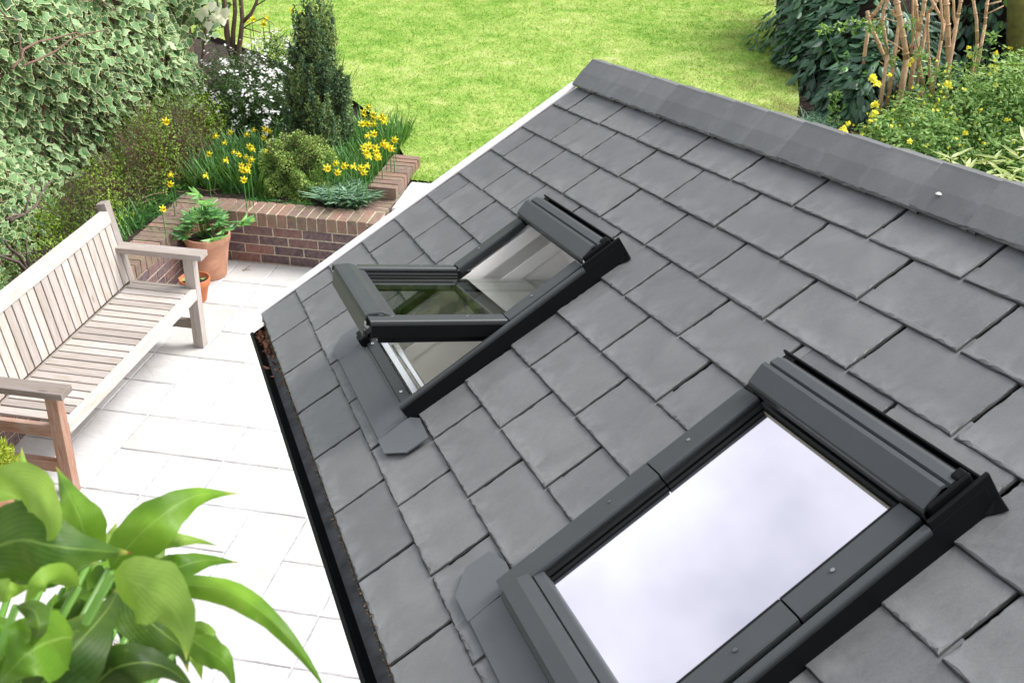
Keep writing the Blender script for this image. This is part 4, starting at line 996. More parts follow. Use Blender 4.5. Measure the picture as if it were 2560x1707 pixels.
def rbox(mb, f, u0, u1, v0, v1, n0, n1, tone=.5):
    P = [f(u, v, n) for n in (n0, n1) for u, v in ((u0, v0), (u1, v0), (u1, v1), (u0, v1))]
    L = [(u*.27, v*LB_, n) for n in (n0, n1) for u, v in ((u0, v0), (u1, v0), (u1, v1), (u0, v1))]
    mb.hexa(P, tone, np.array(L))
def rprof(mb, f, u0, u1, prof, tone=.5):
    """sheet profile (v,n) extruded along u, closed underneath"""
    k = len(prof); V = [f(u0, v, n) for v, n in prof]+[f(u1, v, n) for v, n in prof]
    F = [(i, i+k, i+1+k, i+1) for i in range(k-1)]
    low = [f(u0, v, n-.004) for v, n in prof]+[f(u1, v, n-.004) for v, n in prof]
    b = 2*k; F += [(b+i, b+i+1, b+i+1+k, b+i+k) for i in range(k-1)]
    F += [(i, i+1, b+i+1, b+i) for i in range(k-1)]+[(k+i+1, k+i, b+k+i, b+k+i+1) for i in range(k-1)]
    F += [(0, b, b+k, k), (k-1, 2*k-1, b+2*k-1, b+k-1)]
    mb.add(V+low, F, tone)
def rprofu(mb, f, v0, v1, prof, tone=.5):
    k = len(prof); V = [f(u, v0, n) for u, n in prof]+[f(u, v1, n) for u, n in prof]
    F = [(i, i+1, i+1+k, i+k) for i in range(k-1)]
    low = [f(u, v0, n-.004) for u, n in prof]+[f(u, v1, n-.004) for u, n in prof]
    b = 2*k; F += [(b+i, b+i+k, b+i+1+k, b+i+1) for i in range(k-1)]
    F += [(i, b+i, b+i+1, i+1) for i in range(k-1)]+[(k+i, k+i+1, b+k+i+1, b+k+i) for i in range(k-1)]
    F += [(0, k, b+k, b), (k-1, b+k-1, b+2*k-1, 2*k-1)]
    mb.add(V+low, F, tone)

def clip_rects(u0, u1, v0, v1):
    rs = [(u0, u1, v0, v1)]
    for (a, b) in WINS:
        a -= .02; b += .0; c, d = WV
        out = []
        for (p, q, r, s) in rs:
            if q <= a or p >= b or s <= c or r >= d: out.append((p, q, r, s)); continue
            if p < a: out.append((p, a, r, s))
            if q > b: out.append((b, q, r, s))
            if r < c: out.append((max(p, a), min(q, b), r, c))
            if s > d: out.append((max(p, a), min(q, b), d, s))
        rs = out
    return [r for r in rs if r[1]-r[0] > .03 and r[3]-r[2] > .08]

def slate(mb, u0, u1, v0, v1, row, rough_l, rough_r, rough_b):
    """one slate: pale flat face, chipped bevel on its sides and tail"""
    tilt0, tilt1 = -.0014, .0030
    dn = rng.uniform(-.0008, .0008)
    def n_at(v): return tilt0+(tilt1-tilt0)*(v-(row-1))+dn
    W_ = .27; pts = []      # outline anticlockwise in (u,v): tl -> bl -> br -> tr
    nside, nbot = 15, 20
    for k in range(nside+1): pts.append((u0, v0+(v1-v0)*k/nside, -1, 0, rough_l))
    for k in range(1, nbot): pts.append((u0+(u1-u0)*k/nbot, v1, 0, 1, rough_b))
    for k in range(nside+1): pts.append((u1, v1+(v0-v1)*k/nside, 1, 0, rough_r))
    nn = len(pts); R0, R1, R2, R3 = [], [], [], []; E0 = []; wob = rng.uniform(0, 6, 4)
    for i, (u, v, dx, dy, rg) in enumerate(pts):
        if i == nside: dx, dy = -1, 1
        if i == nside+nbot: dx, dy = 1, 1
        a = (.0022+.0035*rng.uniform()**2) if rg else .0006; b = (.0008+.0010*rng.uniform()) if rg else .0
        if rg and rng.uniform() < .10: a += .003
        n = n_at(v)
        sh = .0010*sin(i*.9+wob[0])
        R0.append(RP(u-dx*a/W_, v-dy*a/LB_, n)); R1.append(RP(u-dx*b/W_, v-dy*b/LB_, n-.0014-rng.uniform(0, .0008)))
        R2.append(RP(u-dx*(sh if rg else 0)/W_, v-dy*(sh if rg else 0)/LB_, n-.0030)); R3.append(RP(u, v, n-.0058))
    V = R0+R1+R2+R3; F = [tuple(range(nn))]
    for r in range(3):
        for i in range(nn-1): F.append((r*nn+i+nn, r*nn+i+1+nn, r*nn+i+1, r*nn+i))
    off = rng.uniform(0, 60, 3)
    G = []; E_ = []
    for ring in range(4):
        for (u, v, *_q) in pts: G.append((u*W_+off[0], v*LB_+off[1], off[2]+ring*.003)); E_.append(0. if ring == 0 else 2.)
    # edge attribute cannot vary inside one n-gon, so lay the face as strips down the slate
    mb.add(V, F[1:], rng.uniform(), G, E_)
    # strip face
    l = [R0[k] for k in range(nside+1)]; r = [R0[nn-1-k] for k in range(nside+1)]
    bot = R0[nside:nside+nbot+1]
    V = []; G2 = []; E2 = []; ks = list(range(0, nside))
    tn = mb.t[-1]
    for k in ks:
        for p, u in ((l[k], u0), (r[k], u1)):
            v = pts[k][1]; V.append(p); G2.append((u*W_+off[0], v*LB_+off[1], off[2])); E2.append(np.clip(v-(row-1), 0, 1))
    F2 = [(2*i, 2*i+2, 2*i+3, 2*i+1) for i in range(len(ks)-1)]
    b0 = len(V)
    for j, p in enumerate(bot):
        u = u0+(u1-u0)*j/nbot; V.append(p); G2.append((u*W_+off[0], v1*LB_+off[1], off[2])); E2.append(np.clip(v1-(row-1), 0, 1)*.985)
    F2.append(tuple([2*len(ks)-2]+list(range(b0, b0+nbot+1))+[2*len(ks)-1]))
    mb.add(V, F2, tn, G2, E2)

mb = MB(); GAP = .0070/.27
for row in range(0, 11):
    st_ = -.5 if row % 2 == 0 else 0.
    us = [-.5]+[k+(0 if row % 2 else .5) for k in range(0, 12)]
    us = [x for x in us if x <= UE]+[UE]
    for p, q in zip(us, us[1:]):
        if q-p < .05: continue
        jv = row+rng.uniform(-.012, .012) if row < 10 else 10.0
        for (a, b, c, d) in clip_rects(p+GAP/2, q-GAP/2, max(row-1.3, -.46), jv):
            slate(mb, a, b, c, d, row, a < p+GAP and p > -.4, b > q-GAP, abs(d-jv) < 1e-6)
mb.build('slates', M['slate'], ex)

# felt under the slates, with the window openings left out
mb = MB()
def felt(u0, u1, v0, v1): mb.add([RP(u0, v0, -.014), RP(u0, v1, -.014), RP(u1, v1, -.014), RP(u1, v0, -.014)], [(0, 1, 2, 3)])
a1, b1 = WINS[0]; a2, b2 = WINS[1]; c1, d1 = WV
felt(-.5, UE, -.5, c1); felt(-.5, UE, d1, 10.0)
for p, q in ((-.5, a1), (b1, a2), (b2, UE)): felt(p, q, c1, d1)
mb.build('roof_felt', M['black'], ex)

# far slope of the roof, mirrored about the ridge
hr = np.array([RA[0], RA[1], 0.]); hr /= np.linalg.norm(hr); perp = np.array([-hr[1], hr[0], 0.])
if perp@RB > 0: perp = -perp          # points away from the near slope
BBk = RB - 2*(RB@perp)*perp            # mirrored down-slope vector, a little steeper
BBk = BBk+np.array([0, 0, BBk[2]*.55])
VR = -.52
def RPB(u, v, n=0.): return RP(u, VR, 0)+BBk*(v-VR)+np.array([0, 0, n])
mb = MB(); mb.add([RPB(-.5, VR, -.012), RPB(UE, VR, -.012), RPB(UE, 9.5, -.012), RPB(-.5, 9.5, -.012)], [(0, 1, 2, 3)]); mb.build('far_slope', M['slate'], ex)

# ridge: overlapping bent slate pieces
mb = MB(); step = .6; u = -.52; i = 0
while u < UE:
    e = min(u+step*1.12, UE); nseg = 12; hh = .016; bow = rng.uniform(-.002, .002)
    lip = [(.27, .006), (.264, .0095), (.25, .0125), (-.1, .0255), (VR+.06, .0345), (VR+.0, .0365)]
    ringA = []; ringB = []
    k = len(lip)
    us = np.linspace(u, e, nseg+1); V = []; G = []; E_ = []
    off = rng.uniform(0, 50, 3)
    for q, uu in enumerate(us):
        li = .0045*(1-(uu-u)/(e-u))    # each piece rides over the next one
        for z, (v, n) in enumerate(lip):
            jv = rng.uniform(-.016, .016) if z in (1, 2) else (rng.uniform(-.006, .006) if z == 0 else 0)
            V.append(RP(uu, v+jv, n+li)); G.append((uu*.27+off[0], v*LB_+off[1], off[2])); E_.append(.2+.76*((uu-u)/(e-u)))
        for (v, n) in ((VR+.06, .0345), (VR+.18, .030), (VR+.55, .012)):
            V.append(RPB(uu, v, n+li*.8)); G.append((uu*.27+off[0], v*LB_+off[1], off[2]+.1)); E_.append(.2)
    kk = k+3
    F = [(a*kk+b, a*kk+b+1, (a+1)*kk+b+1, (a+1)*kk+b) for a in range(nseg) for b in range(kk-1)]
    mb.add(V, F, rng.uniform(), G, E_)
    # end thickness at both ends
    for a in (0, nseg):
        Vb = [V[a*kk+b] for b in range(kk)]; Vl = [p-RN*.006 for p in Vb]
        mb.add(Vb+Vl, [(b, b+1, kk+b+1, kk+b) for b in range(kk-1)], .2, None, [2.]*(2*kk))
    u += step
rd = mb.build('ridge_capping', M['slate'], ex)
mb = MB(); pd = RP(6.27, -.04, .0272)
lathe([(.001, .0018), (.0045, .0015), (.0065, .0)], tuple(pd), 12, mb); mb.build('lichen_spot', M['stone'], ex)

# verge trim, fascia, gutter
mb = MB(); rprofu(mb, RP, .12, 10.02, [(-.74, -.03), (-.735, .0), (-.72, .005), (-.60, .0075), (-.5, .006)]); mb.build('verge_trim', M['upvc'], ex)
mb = MB(); rbox(mb, RP, -.56, UE, 10.0, 10.06, -.13, -.02); mb.build('fascia', M['black'], ex)
mb = MB(); mb2 = MB()
gp = []; gc_v, gr = 10.17, .031
for k in range(13):
    t_ = pi*k/12; gp.append((gc_v-cos(t_)*gr/LB_, -.040-sin(t_)*gr))
gp += [(gc_v+gr/LB_+.02, -.034), (gc_v+gr/LB_+.09, -.036), (gc_v+gr/LB_+.09, -.055)]
k = len(gp); V = [RP(-.62, v, n) for v, n in gp]+[RP(UE, v, n) for v, n in gp]
mb.add(V, [(i, i+1, i+1+k, i+k) for i in range(k-1)])
mb.add([RP(-.62, v, n) for v, n in gp[:13]], [tuple(range(13))])
for uu in (1.6, 4.1, 7.3):
    gq = [(gc_v-cos(pi*j/12)*(gr+.003)/LB_, -.040-sin(pi*j/12)*(gr+.003)) for j in range(13)]
    V = [RP(uu, v, n) for v, n in gq]+[RP(uu+.12, v, n) for v, n in gq]; mb.add(V, [(i, i+1, i+14, i+13) for i in range(12)])
g_o = mb.build('gutter', M['black'], ex, smooth=False)
mb = MB(); V = [RP(-.6, gc_v-.22, -.058), RP(-.6, gc_v+.20, -.060), RP(UE, gc_v+.20, -.060), RP(UE, gc_v-.22, -.058)]; mb.add(V, [(0, 3, 2, 1)]); mb.build('gutter_sky_sheen', M['sky_sheen'], ex)  # flat strip painting the sky's sheen into the black gutter
n = 170; P = np.array([RP(u_, v_, n_) for u_, v_, n_ in zip(-.55+rng.exponential(.35, n), U(gc_v-.2, gc_v+.18, n), U(-.057, -.044, n))])
tag(scatter('gutter_leaves', T_OVAL, P, rnd(n)+RN, rnd(n), U(.012, .026, n), U(0, 1, n), M['debris']), 'brown dead leaves lying in the far end of the black gutter', 'dead leaves', kind='stuff')

n = 3200; uu_ = U(-.5, UE, n); P = np.array([RP(u_, v_, n_) for u_, v_, n_ in zip(uu_, 9.995+np.abs(rng.normal(size=n))*.022, U(-.006, .001, n))])
tag(scatter('eaves_moss', T_DIA, P, rnd(n)+RN, rnd(n), U(.0025, .006, n), U(0, 1, n), M['mossgrit']), 'thin brown line of moss and grit along the eaves slates', 'moss', kind='stuff')
# walls
mb = MB()
def dn(p, z=-.05): return (p[0], p[1], z)
A_ = RP(-.3, 7.9, -.03); B_ = RP(-.3, VR, -.03); C_ = RPB(-.3, 9.1, -.03); D_ = RP(UE-.1, 7.9, -.03); E_w = RP(UE-.1, VR, -.03); F_w = RPB(UE-.1, 9.1, -.03)
mb.add([A_, B_, C_, dn(C_), dn(B_), dn(A_)], [(0, 1, 4, 5), (1, 2, 3, 4)])
mb.add([D_, E_w, F_w, dn(F_w), dn(E_w), dn(D_)], [(0, 5, 4, 1), (1, 4, 3, 2)])
mb.add([A_, D_, dn(D_), dn(A_)], [(0, 1, 2, 3)]); mb.add([C_, F_w, dn(F_w), dn(C_)], [(0, 3, 2, 1)])
mb.build('wall', M['render'], ex)
mb = MB(); mb.add([RP(-.5, 10.0, -.13), RP(UE, 10.0, -.13), RP(UE, 7.8, -.13), RP(-.5, 7.8, -.13)], [(0, 1, 2, 3)]); mb.build('soffit', M['black'], ex)

# ------------------------------------------------------------------ roof windows
def roof_window(U0, U1, ang, label):
    """pivoting roof window; ang = how far the sash has been swung open"""
    f = RP; s = RPS(ang); V0, V1 = WV; op = ang > 0
    # fixed frame (the part object); everything else hangs under it
    mb = MB()
    rbox(mb, f, U1-.11, U1-.036, V0, V1, -.02, .010); rbox(mb, f, U1-.036, U1+.010, V0, V1, -.02, .0385); rbox(mb, f, U0, U0+.13, V0, V1, -.02, .026)
    rbox(mb, f, U0+.13, U1-.10, V0, V0+.12, -.02, .034); rbox(mb, f, U0+.13, U1-.10, V1-.16, V1-.02, -.03, .014)
    rbox(mb, f, U1-.018, U1+.009, V0-.10, 4.15, -.004, .050); rbox(mb, f, U0-.01, U1, V0-.09, V0-.055, -.004, .034); rbox(mb, f, U0+.02, U0+.135, V0-.08, 4.1, -.004, .030)
    mb.add([f(U1, V0-.10, .0), f(U1+.0, V0-.10, .018), f(U1+.085, V0-.05, .003), f(U1+.03, V0+.1, .003), f(U1, V0+.2, .006)], [(0, 2, 1), (0, 4, 3, 2), (1, 2, 3), (1, 3, 4)])
    fr = mb.build('roof_window', M['black'], ex, bevel=.0015)
    fr['label'] = label
    mb = MB(); rbox(mb, f, U0+.135, U0+.24, V0+.13, V1-.17, -.06, .010); rbox(mb, f, U1-.235, U1-.115, V0+.13, V1-.17, -.06, .008)
    rbox(mb, f, U0+.245, U0+.26, V0+.13, V1-.2, -.08, -.05)
    mb.build('frame_lining', M['reveal' if op else 'black'], fr)
    # hood along the top
    mb = MB()
    rprof(mb, f, U0+.14, U1-.065, [(3.44, .020), (3.48, .044), (3.56, .055), (3.68, .0575), (3.715, .053), (3.74, .062), (3.80, .0635), (3.98, .057), (4.07, .0535), (4.09, .050), (4.09, .036)])
    mb.build('hood', M['metal'], fr, bevel=.001)
    mb = MB(); rbox(mb, f, U1-.062, U1-.036, V0+.04, 4.06, .02, .058); rbox(mb, f, U1-.11, U1-.05, V0+.05, V0+.2, .045, .060); mb.build('hood_end_cap', M['black'], fr, bevel=.004)
    # ledge along both sides (outer flashing rail)
    mb = MB(); rprofu(mb, f, 4.16, V1+.02, [(U1-.035, .008), (U1-.033, .0425), (U1+.008, .0435), (U1+.013, .041), (U1+.013, .037)]); 
    mb.build('side_rail', M['metal'], fr)
    # side covers: upper half fixed, lower half rides on the sash
    def left_cover(mb, g, v0, v1): rprofu(mb, g, v0, v1, [(U0-.0, .018), (U0+.005, .027), (U0+.02, .0305), (U0+.22, .038), (U0+.235, .035), (U0+.235, .022)])
    def right_cover(mb, g, v0, v1): rprofu(mb, g, v0, v1, [(U1-.268, .020), (U1-.268, .036), (U1-.26, .0385), (U1-.105, .0395), (U1-.096, .0375), (U1-.096, .033)])
    for g, v0, v1, nm in ((f, 4.12, HV-.012, 'fixed_side_cover'), (s, HV+.012, 8.22, 'sash_side_cover')):
        mb = MB(); left_cover(mb, g, v0, v1); mb.build(nm, M['metal'], fr, bevel=.0006)
        mb = MB(); right_cover(mb, g, v0, v1); mb.build(nm, M['metal'], fr, bevel=.0006)
        mb = MB(); rbox(mb, g, U1-.115, U1-.097, v0, v1-.02, .004, .0345); mb.build('side_fill', M['black'], fr)  # black strip filling the side below the cover's right edge
    mb = MB()
    for g, v in ((f, 5.15), (s, 6.45), (s, 7.8) if op else (s, 6.45)):
        for uu, nn_ in ((U0+.13, .0352), (U1-.19, .0402)):
            c = g(uu, v, nn_); q = g(uu, v, nn_+.0010); V = []; 
            for j in range(8):
                t = 2*pi*j/8; V.append(c+(DA*cos(t)+DB*sin(t))*.0032)
            V += [p+(q-c) for p in V]; mb.add(V, [(j, (j+1) % 8, 8+(j+1) % 8, 8+j) for j in range(8)]+[tuple(range(8, 16))])
    mb.build('screws', M['screw'], fr)
    # gaskets in the gap between covers and pane
    mb = MB()
    for g, v0, v1 in ((f, 4.15, HV-.01), (s, HV+.01, 7.74)):
        if op and g is f: 
            continue
        mb.tube([g(U0+.255, v0, .022), g(U0+.255, v1, .022)], .005, 8); mb.tube([g(U0+.288, v0, .018), g(U0+.288, v1, .018)], .003, 8)
        mb.tube([g(U1-.285, v0, .030), g(U1-.285, v1, .030)], .0055, 8)
        dp = -.014 if op else -.03; rbox(mb, g, U0+.20, U0+.30, v0, v1, dp, .012); rbox(mb, g, U1-.36, U1-.2, v0, v1, dp, .018)
    if not op:
        mb.tube([f(U0+.3, 4.12, .024), f(U1-.3, 4.12, .024)], .0045, 8); rbox(mb, f, U0+.2, U1-.2, 4.03, 4.165, -.03, .019)
    else:
        rbox(mb, s, U0+.20, U0+.30, 3.75, HV, -.016, .010); rbox(mb, s, U1-.36, U1-.2, 3.75, HV, -.016, .014)
        rbox(mb, s, U0+.2, U1-.2, 3.62, 3.78, -.016, .012)
        # deep black sides of the swung-out sash
        rbox(mb, s, U1-.235, U1-.215, 4.6, 8.02, -.016, .034); rbox(mb, s, U0+.215, U0+.235, 4.6, 8.02, -.016, .03)
        rbox(mb, s, U0+.22, U1-.22, 7.90, 8.0, -.016, .02)
    mb.build('gasket', M['rubber'], fr, smooth=False)
    if not op:
        mb = MB(); rbox(mb, f, U0+.30, U1-.34, 4.168, 4.182, .005, .0205); mb.build('weather_strip', M['strip'], fr)
    # bottom cover of the sash
    mb = MB()
    rprof(mb, s, U0+.215, U1-.235, [(7.62, .016), (7.64, .027), (7.665, .030), (7.78, .034), (7.80, .031), (7.82, .040), (7.97, .046), (8.19, .044), (8.25, .040), (8.27, .030), (8.28, .000)])
    mb.build('sash_bottom_cover', M['metal'], fr, bevel=.0008)
    # sealed glass unit: outer pane and edge spacer
    mb = MB(); P = [s(U0+.30, 4.175 if not op else 3.8, .0165), s(U0+.30, 7.66, .0165), s(U1-.345, 7.66, .0165), s(U1-.345, 4.175 if not op else 3.8, .0165)]
    mb.add(P, [(0, 1, 2, 3)]); mb.build('glass', M['glass2' if not op else 'glass'], fr)
    mb = MB(); vt = 4.175 if not op else 3.8
    for a, b, c, d in ((U0+.30, U0+.34, vt, 7.66), (U1-.395, U1-.355, vt, 7.66), (U0+.34, U1-.395, vt, vt+.1), (U0+.34, U1-.395, 7.57, 7.66)):
        rbox(mb, s, a, b, c, d, -.006, .006)
    if op: rbox(mb, s, U0+.35, U1-.4, 5.83, 5.90, -.004, .014)
    mb.build('spacer', M['spacer' if op else 'upvc'], fr)
    # apron flashing dressed over the slates below
    mb = MB()
    rprof(mb, f, U0+.06, U1-.01, [(8.12, .012), (8.17, .0125), (8.2, .0105), (8.5, .0115), (8.78, .0095), (8.80, .007)]); 
    for poly, nz in (([(U0+.04, 8.15), (U0-.06, 8.02), (U0-.20, 8.0), (U0-.40, 8.11), (U0-.42, 8.5), (U0-.24, 8.80), (U0+.055, 8.80)], .0100),
                     ([(U1-.01, 8.15), (U1+.12, 8.0), (U1+.48, 8.03), (U1+.46, 8.47), (U1+.25, 8.80), (U1-.005, 8.80)], .0098)):
        V = [f(u_, v_, nz) for u_, v_ in poly]; V2 = [f(u_, v_, nz-.003) for u_, v_ in poly]; k = len(poly)
        mb.add(V+V2, [tuple(range(k))]+[(j, k+j, k+(j+1) % k, (j+1) % k) for j in range(k)])
    mb.build('apron_flashing', M['lead'], fr)
    # opening: frame rebate, plastered shaft; shallow pale floor added to bounce daylight back
    mb = MB(); ui0, ui1, vi0, vi1 = U0+.24, U1-.24, 3.75, 7.92; D_ = -.20 if op else -.42
    q = [(ui0, vi0), (ui1, vi0), (ui1, vi1), (ui0, vi1)]
    V = [f(u_, v_, -.02) for u_, v_ in q]+[f(u_, v_, D_) for u_, v_ in q]
    mb.add(V, [(0, 4, 5, 1), (1, 5, 6, 2), (2, 6, 7, 3), (3, 7, 4, 0), (4, 7, 6, 5)]); mb.build('shaft_lining', M['reveal' if op else 'plaster'], fr)
    if op:
        mb = MB(); rbox(mb, f, U0+.24, U1-.24, 7.74, 7.90, -.02, .006); rbox(mb, f, U0+.24, U1-.24, 7.60, 7.72, -.045, -.02); mb.build('sill_bar', M['silver'], fr, bevel=.003)
        mb = MB(); rbox(mb, f, U0+.10, U1-.1, 7.92, 8.13, -.01, .0165); mb.build('sill_frame', M['metal'], fr, bevel=.002)
        mb = MB(); rbox(mb, f, ui1-.34, ui1-.02, 6.2, 7.7, -.20, -.17); mb.build('timber_lining', M['timber'], fr)
        mb = MB(); rbox(mb, f, U0-.02, U0+.22, 8.02, 8.2, .004, .034); rbox(mb, f, U0+.02, U0+.16, 8.17, 8.24, .01, .03); mb.build('corner_block', M['black'], fr, bevel=.004)
        mb = MB()
        for uu in (U0+.30, U1-.42):
            c = f(uu, 8.02, .0175); lathe([(.001, .002), (.003, .0018), (.0045, 0)], tuple(c), 8, mb)
        mb.build('sill_screws', M['silver'], fr)
        # pivot hinges either side and small fixings on the black flank
        mb = MB()
        for uu in (U1-.21, U0+.21):
            c = f(uu, HV, .01); V = []; F = []
            for z_ in (0, 1):
                for j in range(16): V.append(c+DA*(.004*z_)+DB*cos(j*pi/8)*.022+RN*sin(j*pi/8)*.022)
            mb.add(V, [(j, (j+1) % 16, 16+(j+1) % 16, 16+j) for j in range(16)]+[tuple(range(16, 32)), tuple(range(15, -1, -1))])
        for vv in (6.5, 7.3):
            c = s(U1-.212, vv, .004); V = [c+DB*cos(j*pi/5)*.006+RN*sin(j*pi/5)*.006+DA*.002 for j in range(10)]; mb.add(V+[c+DA*.004], [(j, (j+1) % 10, 10) for j in range(10)])
        mb.build('pivot_hinge', M['screw'], fr)
    else:
        # things in the room seen dimly through the pane: a rolled blind and a pale cushion
        mb = MB(); rbox(mb, f, ui0, ui1, 4.0, 4.3, -.12, -.06); mb.tube([f(U1-1.0, 4.7, -.3), f(U1-.75, 6.6, -.3)], [.05, .045], 14); rbox(mb, f, U1-.8, U1-.35, 4.9, 6.2, -.41, -.33)
        mb.build('blind', M['plaster'], fr, bevel=.01)
    return fr
roof_window(*WINS[0], radians(37), 'centre-pivot roof window standing open with black sides')
roof_window(*WINS[1], 0., 'closed roof window with bright sky-reflecting glass')

# ------------------------------------------------------------------ house plant on the ledge under the camera
lg = thing('window_ledge', 'stone window ledge of the house below the camera', 'ledge', (-.6, .1, 2.9))
mb = MB(); mb.box2((-1.6, -.25, 2.86), (.9, .56, 2.93)); mb.build('slab', M['stone'], lg, bevel=.01)
mb = MB()
for x_ in (-1.3, .6): mb.box2((x_, -.2, 2.5), (x_+.08, .45, 2.86))
mb.build('bracket', M['oldbrick'], lg)
mb = MB(); mb.box2((-5, -.6, 0), (6, -.22, 2.86)); tag(mb.build('house_wall', M['render']), 'brick wall of the house below the camera', 'wall')
pc = np.array([-.50, .36, 2.93])
pot('plant_pot', 'terracotta pot of the broad-leaved house plant on the ledge', tuple(pc), .09, .13, .22, M['terra'])
pl = thing('peace_lily', 'broad-leaved bright green house plant in the lower left foreground', 'plant', tuple(pc+UP*.2))
stem0 = pc+UP*.20
DL = .86
def lily_leaf(path, wpx, d0, d1, tone, curl=.35, roll=0., brown=0., flip=1, wave=.0):
    """path: centre-line pixels from leaf base to tip, d0/d1 distance at base and tip"""
    pts = [np.array(p, float) for p in path]; n = 18; out = []
    seg = [0.]
    for a, b in zip(pts, pts[1:]): seg.append(seg[-1]+np.linalg.norm(b-a))
    seg = np.array(seg)/seg[-1]
    def cr(t):
        # smooth interpolation through the points
        k = min(max(np.searchsorted(seg, t)-1, 0), len(pts)-2); u_ = (t-seg[k])/(seg[k+1]-seg[k]+1e-9)
        p0 = pts[max(k-1, 0)]; p1 = pts[k]; p2 = pts[k+1]; p3 = pts[min(k+2, len(pts)-1)]
        return .5*((2*p1)+(-p0+p2)*u_+(2*p0-5*p1+4*p2-p3)*u_**2+(-p0+3*p1-3*p2+p3)*u_**3)
    C_ = []
    for i in range(n+1):
        t = i/n; x, y = cr(t); dd = (d0+(d1-d0)*t)+.05*sin(pi*t)*(-1); C_.append(atd(x, y, dd*DL))
    V = []; UV = []; F = []; m_ = 8
    for i in range(n+1):
        t = i/n; tg = C_[min(i+1, n)]-C_[max(i-1, 0)]; tg /= np.linalg.norm(tg)
        vw = C_[i]-CAM; dist = np.linalg.norm(vw); vw /= dist
        sd_ = np.cross(tg, vw); sd_ /= np.linalg.norm(sd_)+1e-9; nr_ = np.cross(sd_, tg)
        ro = roll+wave*sin(t*9+wpx)
        sd2 = sd_*cos(ro)+nr_*sin(ro); nr2 = np.cross(sd2, tg)*flip
        wd = wpx/2/3177*dist*(max(0, sin(pi*min(1, t**.70)))**1.0*(1-t)**.42*1.22+.012)
        for j in range(m_+1):
            q = (j/m_*2-1)
            V.append(C_[i]+sd2*q*wd*(1+.05*sin(t*17+wpx)+.03*sin(t*37+q*3))+nr2*(curl*wd*(abs(q)**1.4)+.17*wd*sin(t*13+q*2.2+wpx)*abs(q)+.05*wd*sin(t*31+q*5)))
            UV.append((t, q, 0))
    for i in range(n):
        for j in range(m_):
            a = i*(m_+1)+j; F.append((a, a+1, a+m_+2, a+m_+1))
    o = meshobj('leaf', V, F, M['lily'], pl, dict(tone=np.full(len(V), tone), luv=np.array(UV), edge=np.full(len(V), brown)), smooth=True)
    return C_[0]
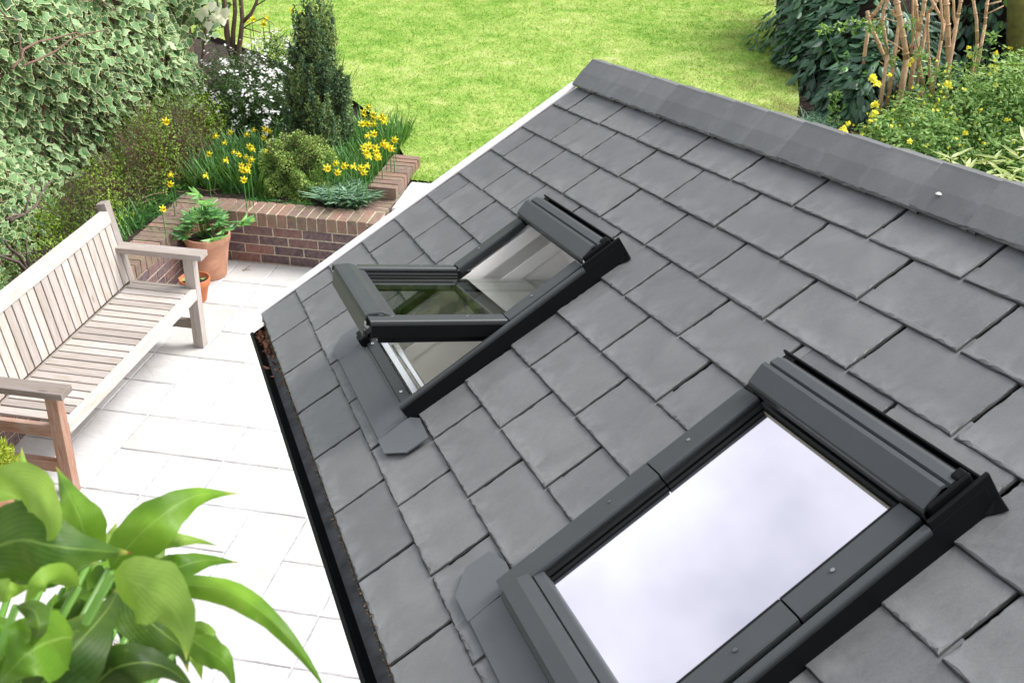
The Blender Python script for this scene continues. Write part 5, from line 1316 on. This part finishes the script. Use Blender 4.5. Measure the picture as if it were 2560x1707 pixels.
L_ = [
 ([(135, 1400), (85, 1290), (62, 1200), (54, 1118)], 120, 1.25, 1.35, .80, .3, .2, 0),
 ([(225, 1400), (205, 1310), (165, 1220), (140, 1165)], 118, 1.15, 1.2, .62, .3, .1, 0),
 ([(-60, 1240), (20, 1215), (90, 1235), (128, 1300), (125, 1345), (103, 1388)], 118, .98, .90, .85, .35, -.3, .8),
 ([(-70, 1395), (40, 1350), (140, 1365), (240, 1375), (330, 1381)], 210, .95, .93, .16, .35, .15, 1.),
 ([(-60, 1440), (30, 1420), (110, 1440), (190, 1420), (250, 1400)], 90, 1.05, 1.0, .35, .3, .15, 0),
 ([(275, 1420), (350, 1335), (430, 1270), (500, 1236), (595, 1233)], 140, 1.08, 1.12, .66, .3, .25, 0),
 ([(360, 1362), (430, 1348), (490, 1350), (543, 1363)], 42, 1.2, 1.2, .85, .4, .3, 1.),
 ([(340, 1450), (420, 1425), (510, 1400), (595, 1405)], 84, 1.12, 1.15, .6, .3, .2, 1.),
 ([(380, 1470), (480, 1462), (580, 1480), (670, 1540), (745, 1620), (800, 1700), (825, 1760)], 74, 1.08, 1.0, .68, .45, .3, 0),
 ([(283, 1432), (350, 1462), (420, 1510), (460, 1575), (466, 1650)], 170, .88, .86, .88, .25, -.15, 0),
 ([(60, 1760), (130, 1680), (210, 1590), (270, 1520), (305, 1453)], 210, .92, .96, .04, .2, .2, 1.),
 ([(315, 1450), (345, 1520), (400, 1575), (455, 1620), (470, 1680)], 150, .98, .98, .14, .2, .3, 0),
 ([(200, 1760), (270, 1680), (350, 1655), (430, 1675), (500, 1740)], 130, .95, .95, .0, .4, .2, 0),
 ([(190, 1590), (130, 1600), (60, 1640), (-10, 1720)], 190, .90, .86, .48, .25, -.2, 0),
 ([(40, 1515), (85, 1525), (98, 1575), (80, 1610), (64, 1636)], 62, .87, .86, .18, .5, .2, .8),
 ([(195, 1465), (140, 1445), (95, 1470), (55, 1530)], 76, .92, .90, .78, .5, .5, 0),
 ([(-40, 1470), (20, 1475), (55, 1470), (85, 1460)], 60, .95, .95, .8, .3, 0, 0),
 ([(470, 1560), (510, 1575), (540, 1610), (556, 1650)], 44, 1.1, 1.1, .82, .4, .2, 0),
 ([(465, 1590), (520, 1625), (565, 1660), (590, 1730)], 78, 1.05, 1.02, .62, .3, .1, 0),
 ([(455, 1590), (490, 1640), (505, 1700)], 52, 1.15, 1.15, .8, .3, .2, 0),
 ([(420, 1560), (450, 1610), (468, 1665)], 40, 1.2, 1.2, .7, .3, .2, 0),
 ([(130, 1600), (125, 1540), (140, 1480)], 86, 1.15, 1.15, .55, .3, .2, 0),
 ([(262, 1400), (275, 1350), (290, 1305)], 66, 1.3, 1.35, .97, .3, .3, 0),
 ([(355, 1430), (390, 1390), (418, 1350)], 56, 1.3, 1.3, .95, .3, .2, 0),
 ([(195, 1560), (215, 1510), (250, 1455)], 90, 1.15, 1.15, .5, .3, .3, 0),
 ([(60, 1370), (55, 1320), (50, 1270)], 90, 1.3, 1.3, .8, .3, .2, 0),
 ([(160, 1470), (230, 1440), (310, 1395)], 110, 1.2, 1.2, .5, .3, .2, 0),
 ([(225, 1490), (260, 1450), (330, 1430)], 90, 1.15, 1.15, .45, .3, .3, 0),
 ([(-30, 1330), (20, 1310), (60, 1350)], 90, 1.1, 1.1, .1, .3, .3, 0),
 ([(-20, 1540), (10, 1570), (40, 1590)], 70, 1.1, 1.1, .5, .3, .3, 0),
 ([(330, 1600), (380, 1612), (430, 1640), (440, 1700)], 46, 1.1, 1.1, .12, .4, .4, 0),
 ([(370, 1375), (385, 1300), (398, 1225)], 7, 1.35, 1.4, .9, .3, .2, 0),
 ([(70, 1740), (60, 1690), (0, 1640)], 120, 1.1, 1.1, .3, .3, .3, 0),
]
for k in range(16):
    x_, y_ = rng.uniform(-20, 330), rng.uniform(1470, 1700); an = rng.uniform(-2.6, -.3); ln = rng.uniform(130, 220)
    p0, p1 = (x_-cos(an)*ln/2, y_-sin(an)*ln/2), (x_+cos(an)*ln/2, y_+sin(an)*ln/2)
    L_.append(([p0, (x_+rng.uniform(-15, 15), y_+rng.uniform(-15, 15)), p1], rng.uniform(55, 100), rng.uniform(1.12, 1.22), rng.uniform(1.12, 1.22), rng.uniform(0, .45), .3, rng.uniform(-.4, .5), 0))
sm = MB()
for a in L_:
    a = (a[0], a[1]*.86)+tuple(a[2:]); b = lily_leaf(*a[:8]); mid = (b+stem0)/2+np.array([rng.uniform(-.02, .02), rng.uniform(-.02, .02), .03])
    if b[2] > stem0[2]: sm.tube([stem0+np.array([rng.uniform(-.04, .04), rng.uniform(-.04, .04), -.02]), mid, b], [.0045, .0038, .0025], 6)
sm.build('stems', M['lilystem'], pl, smooth=True)
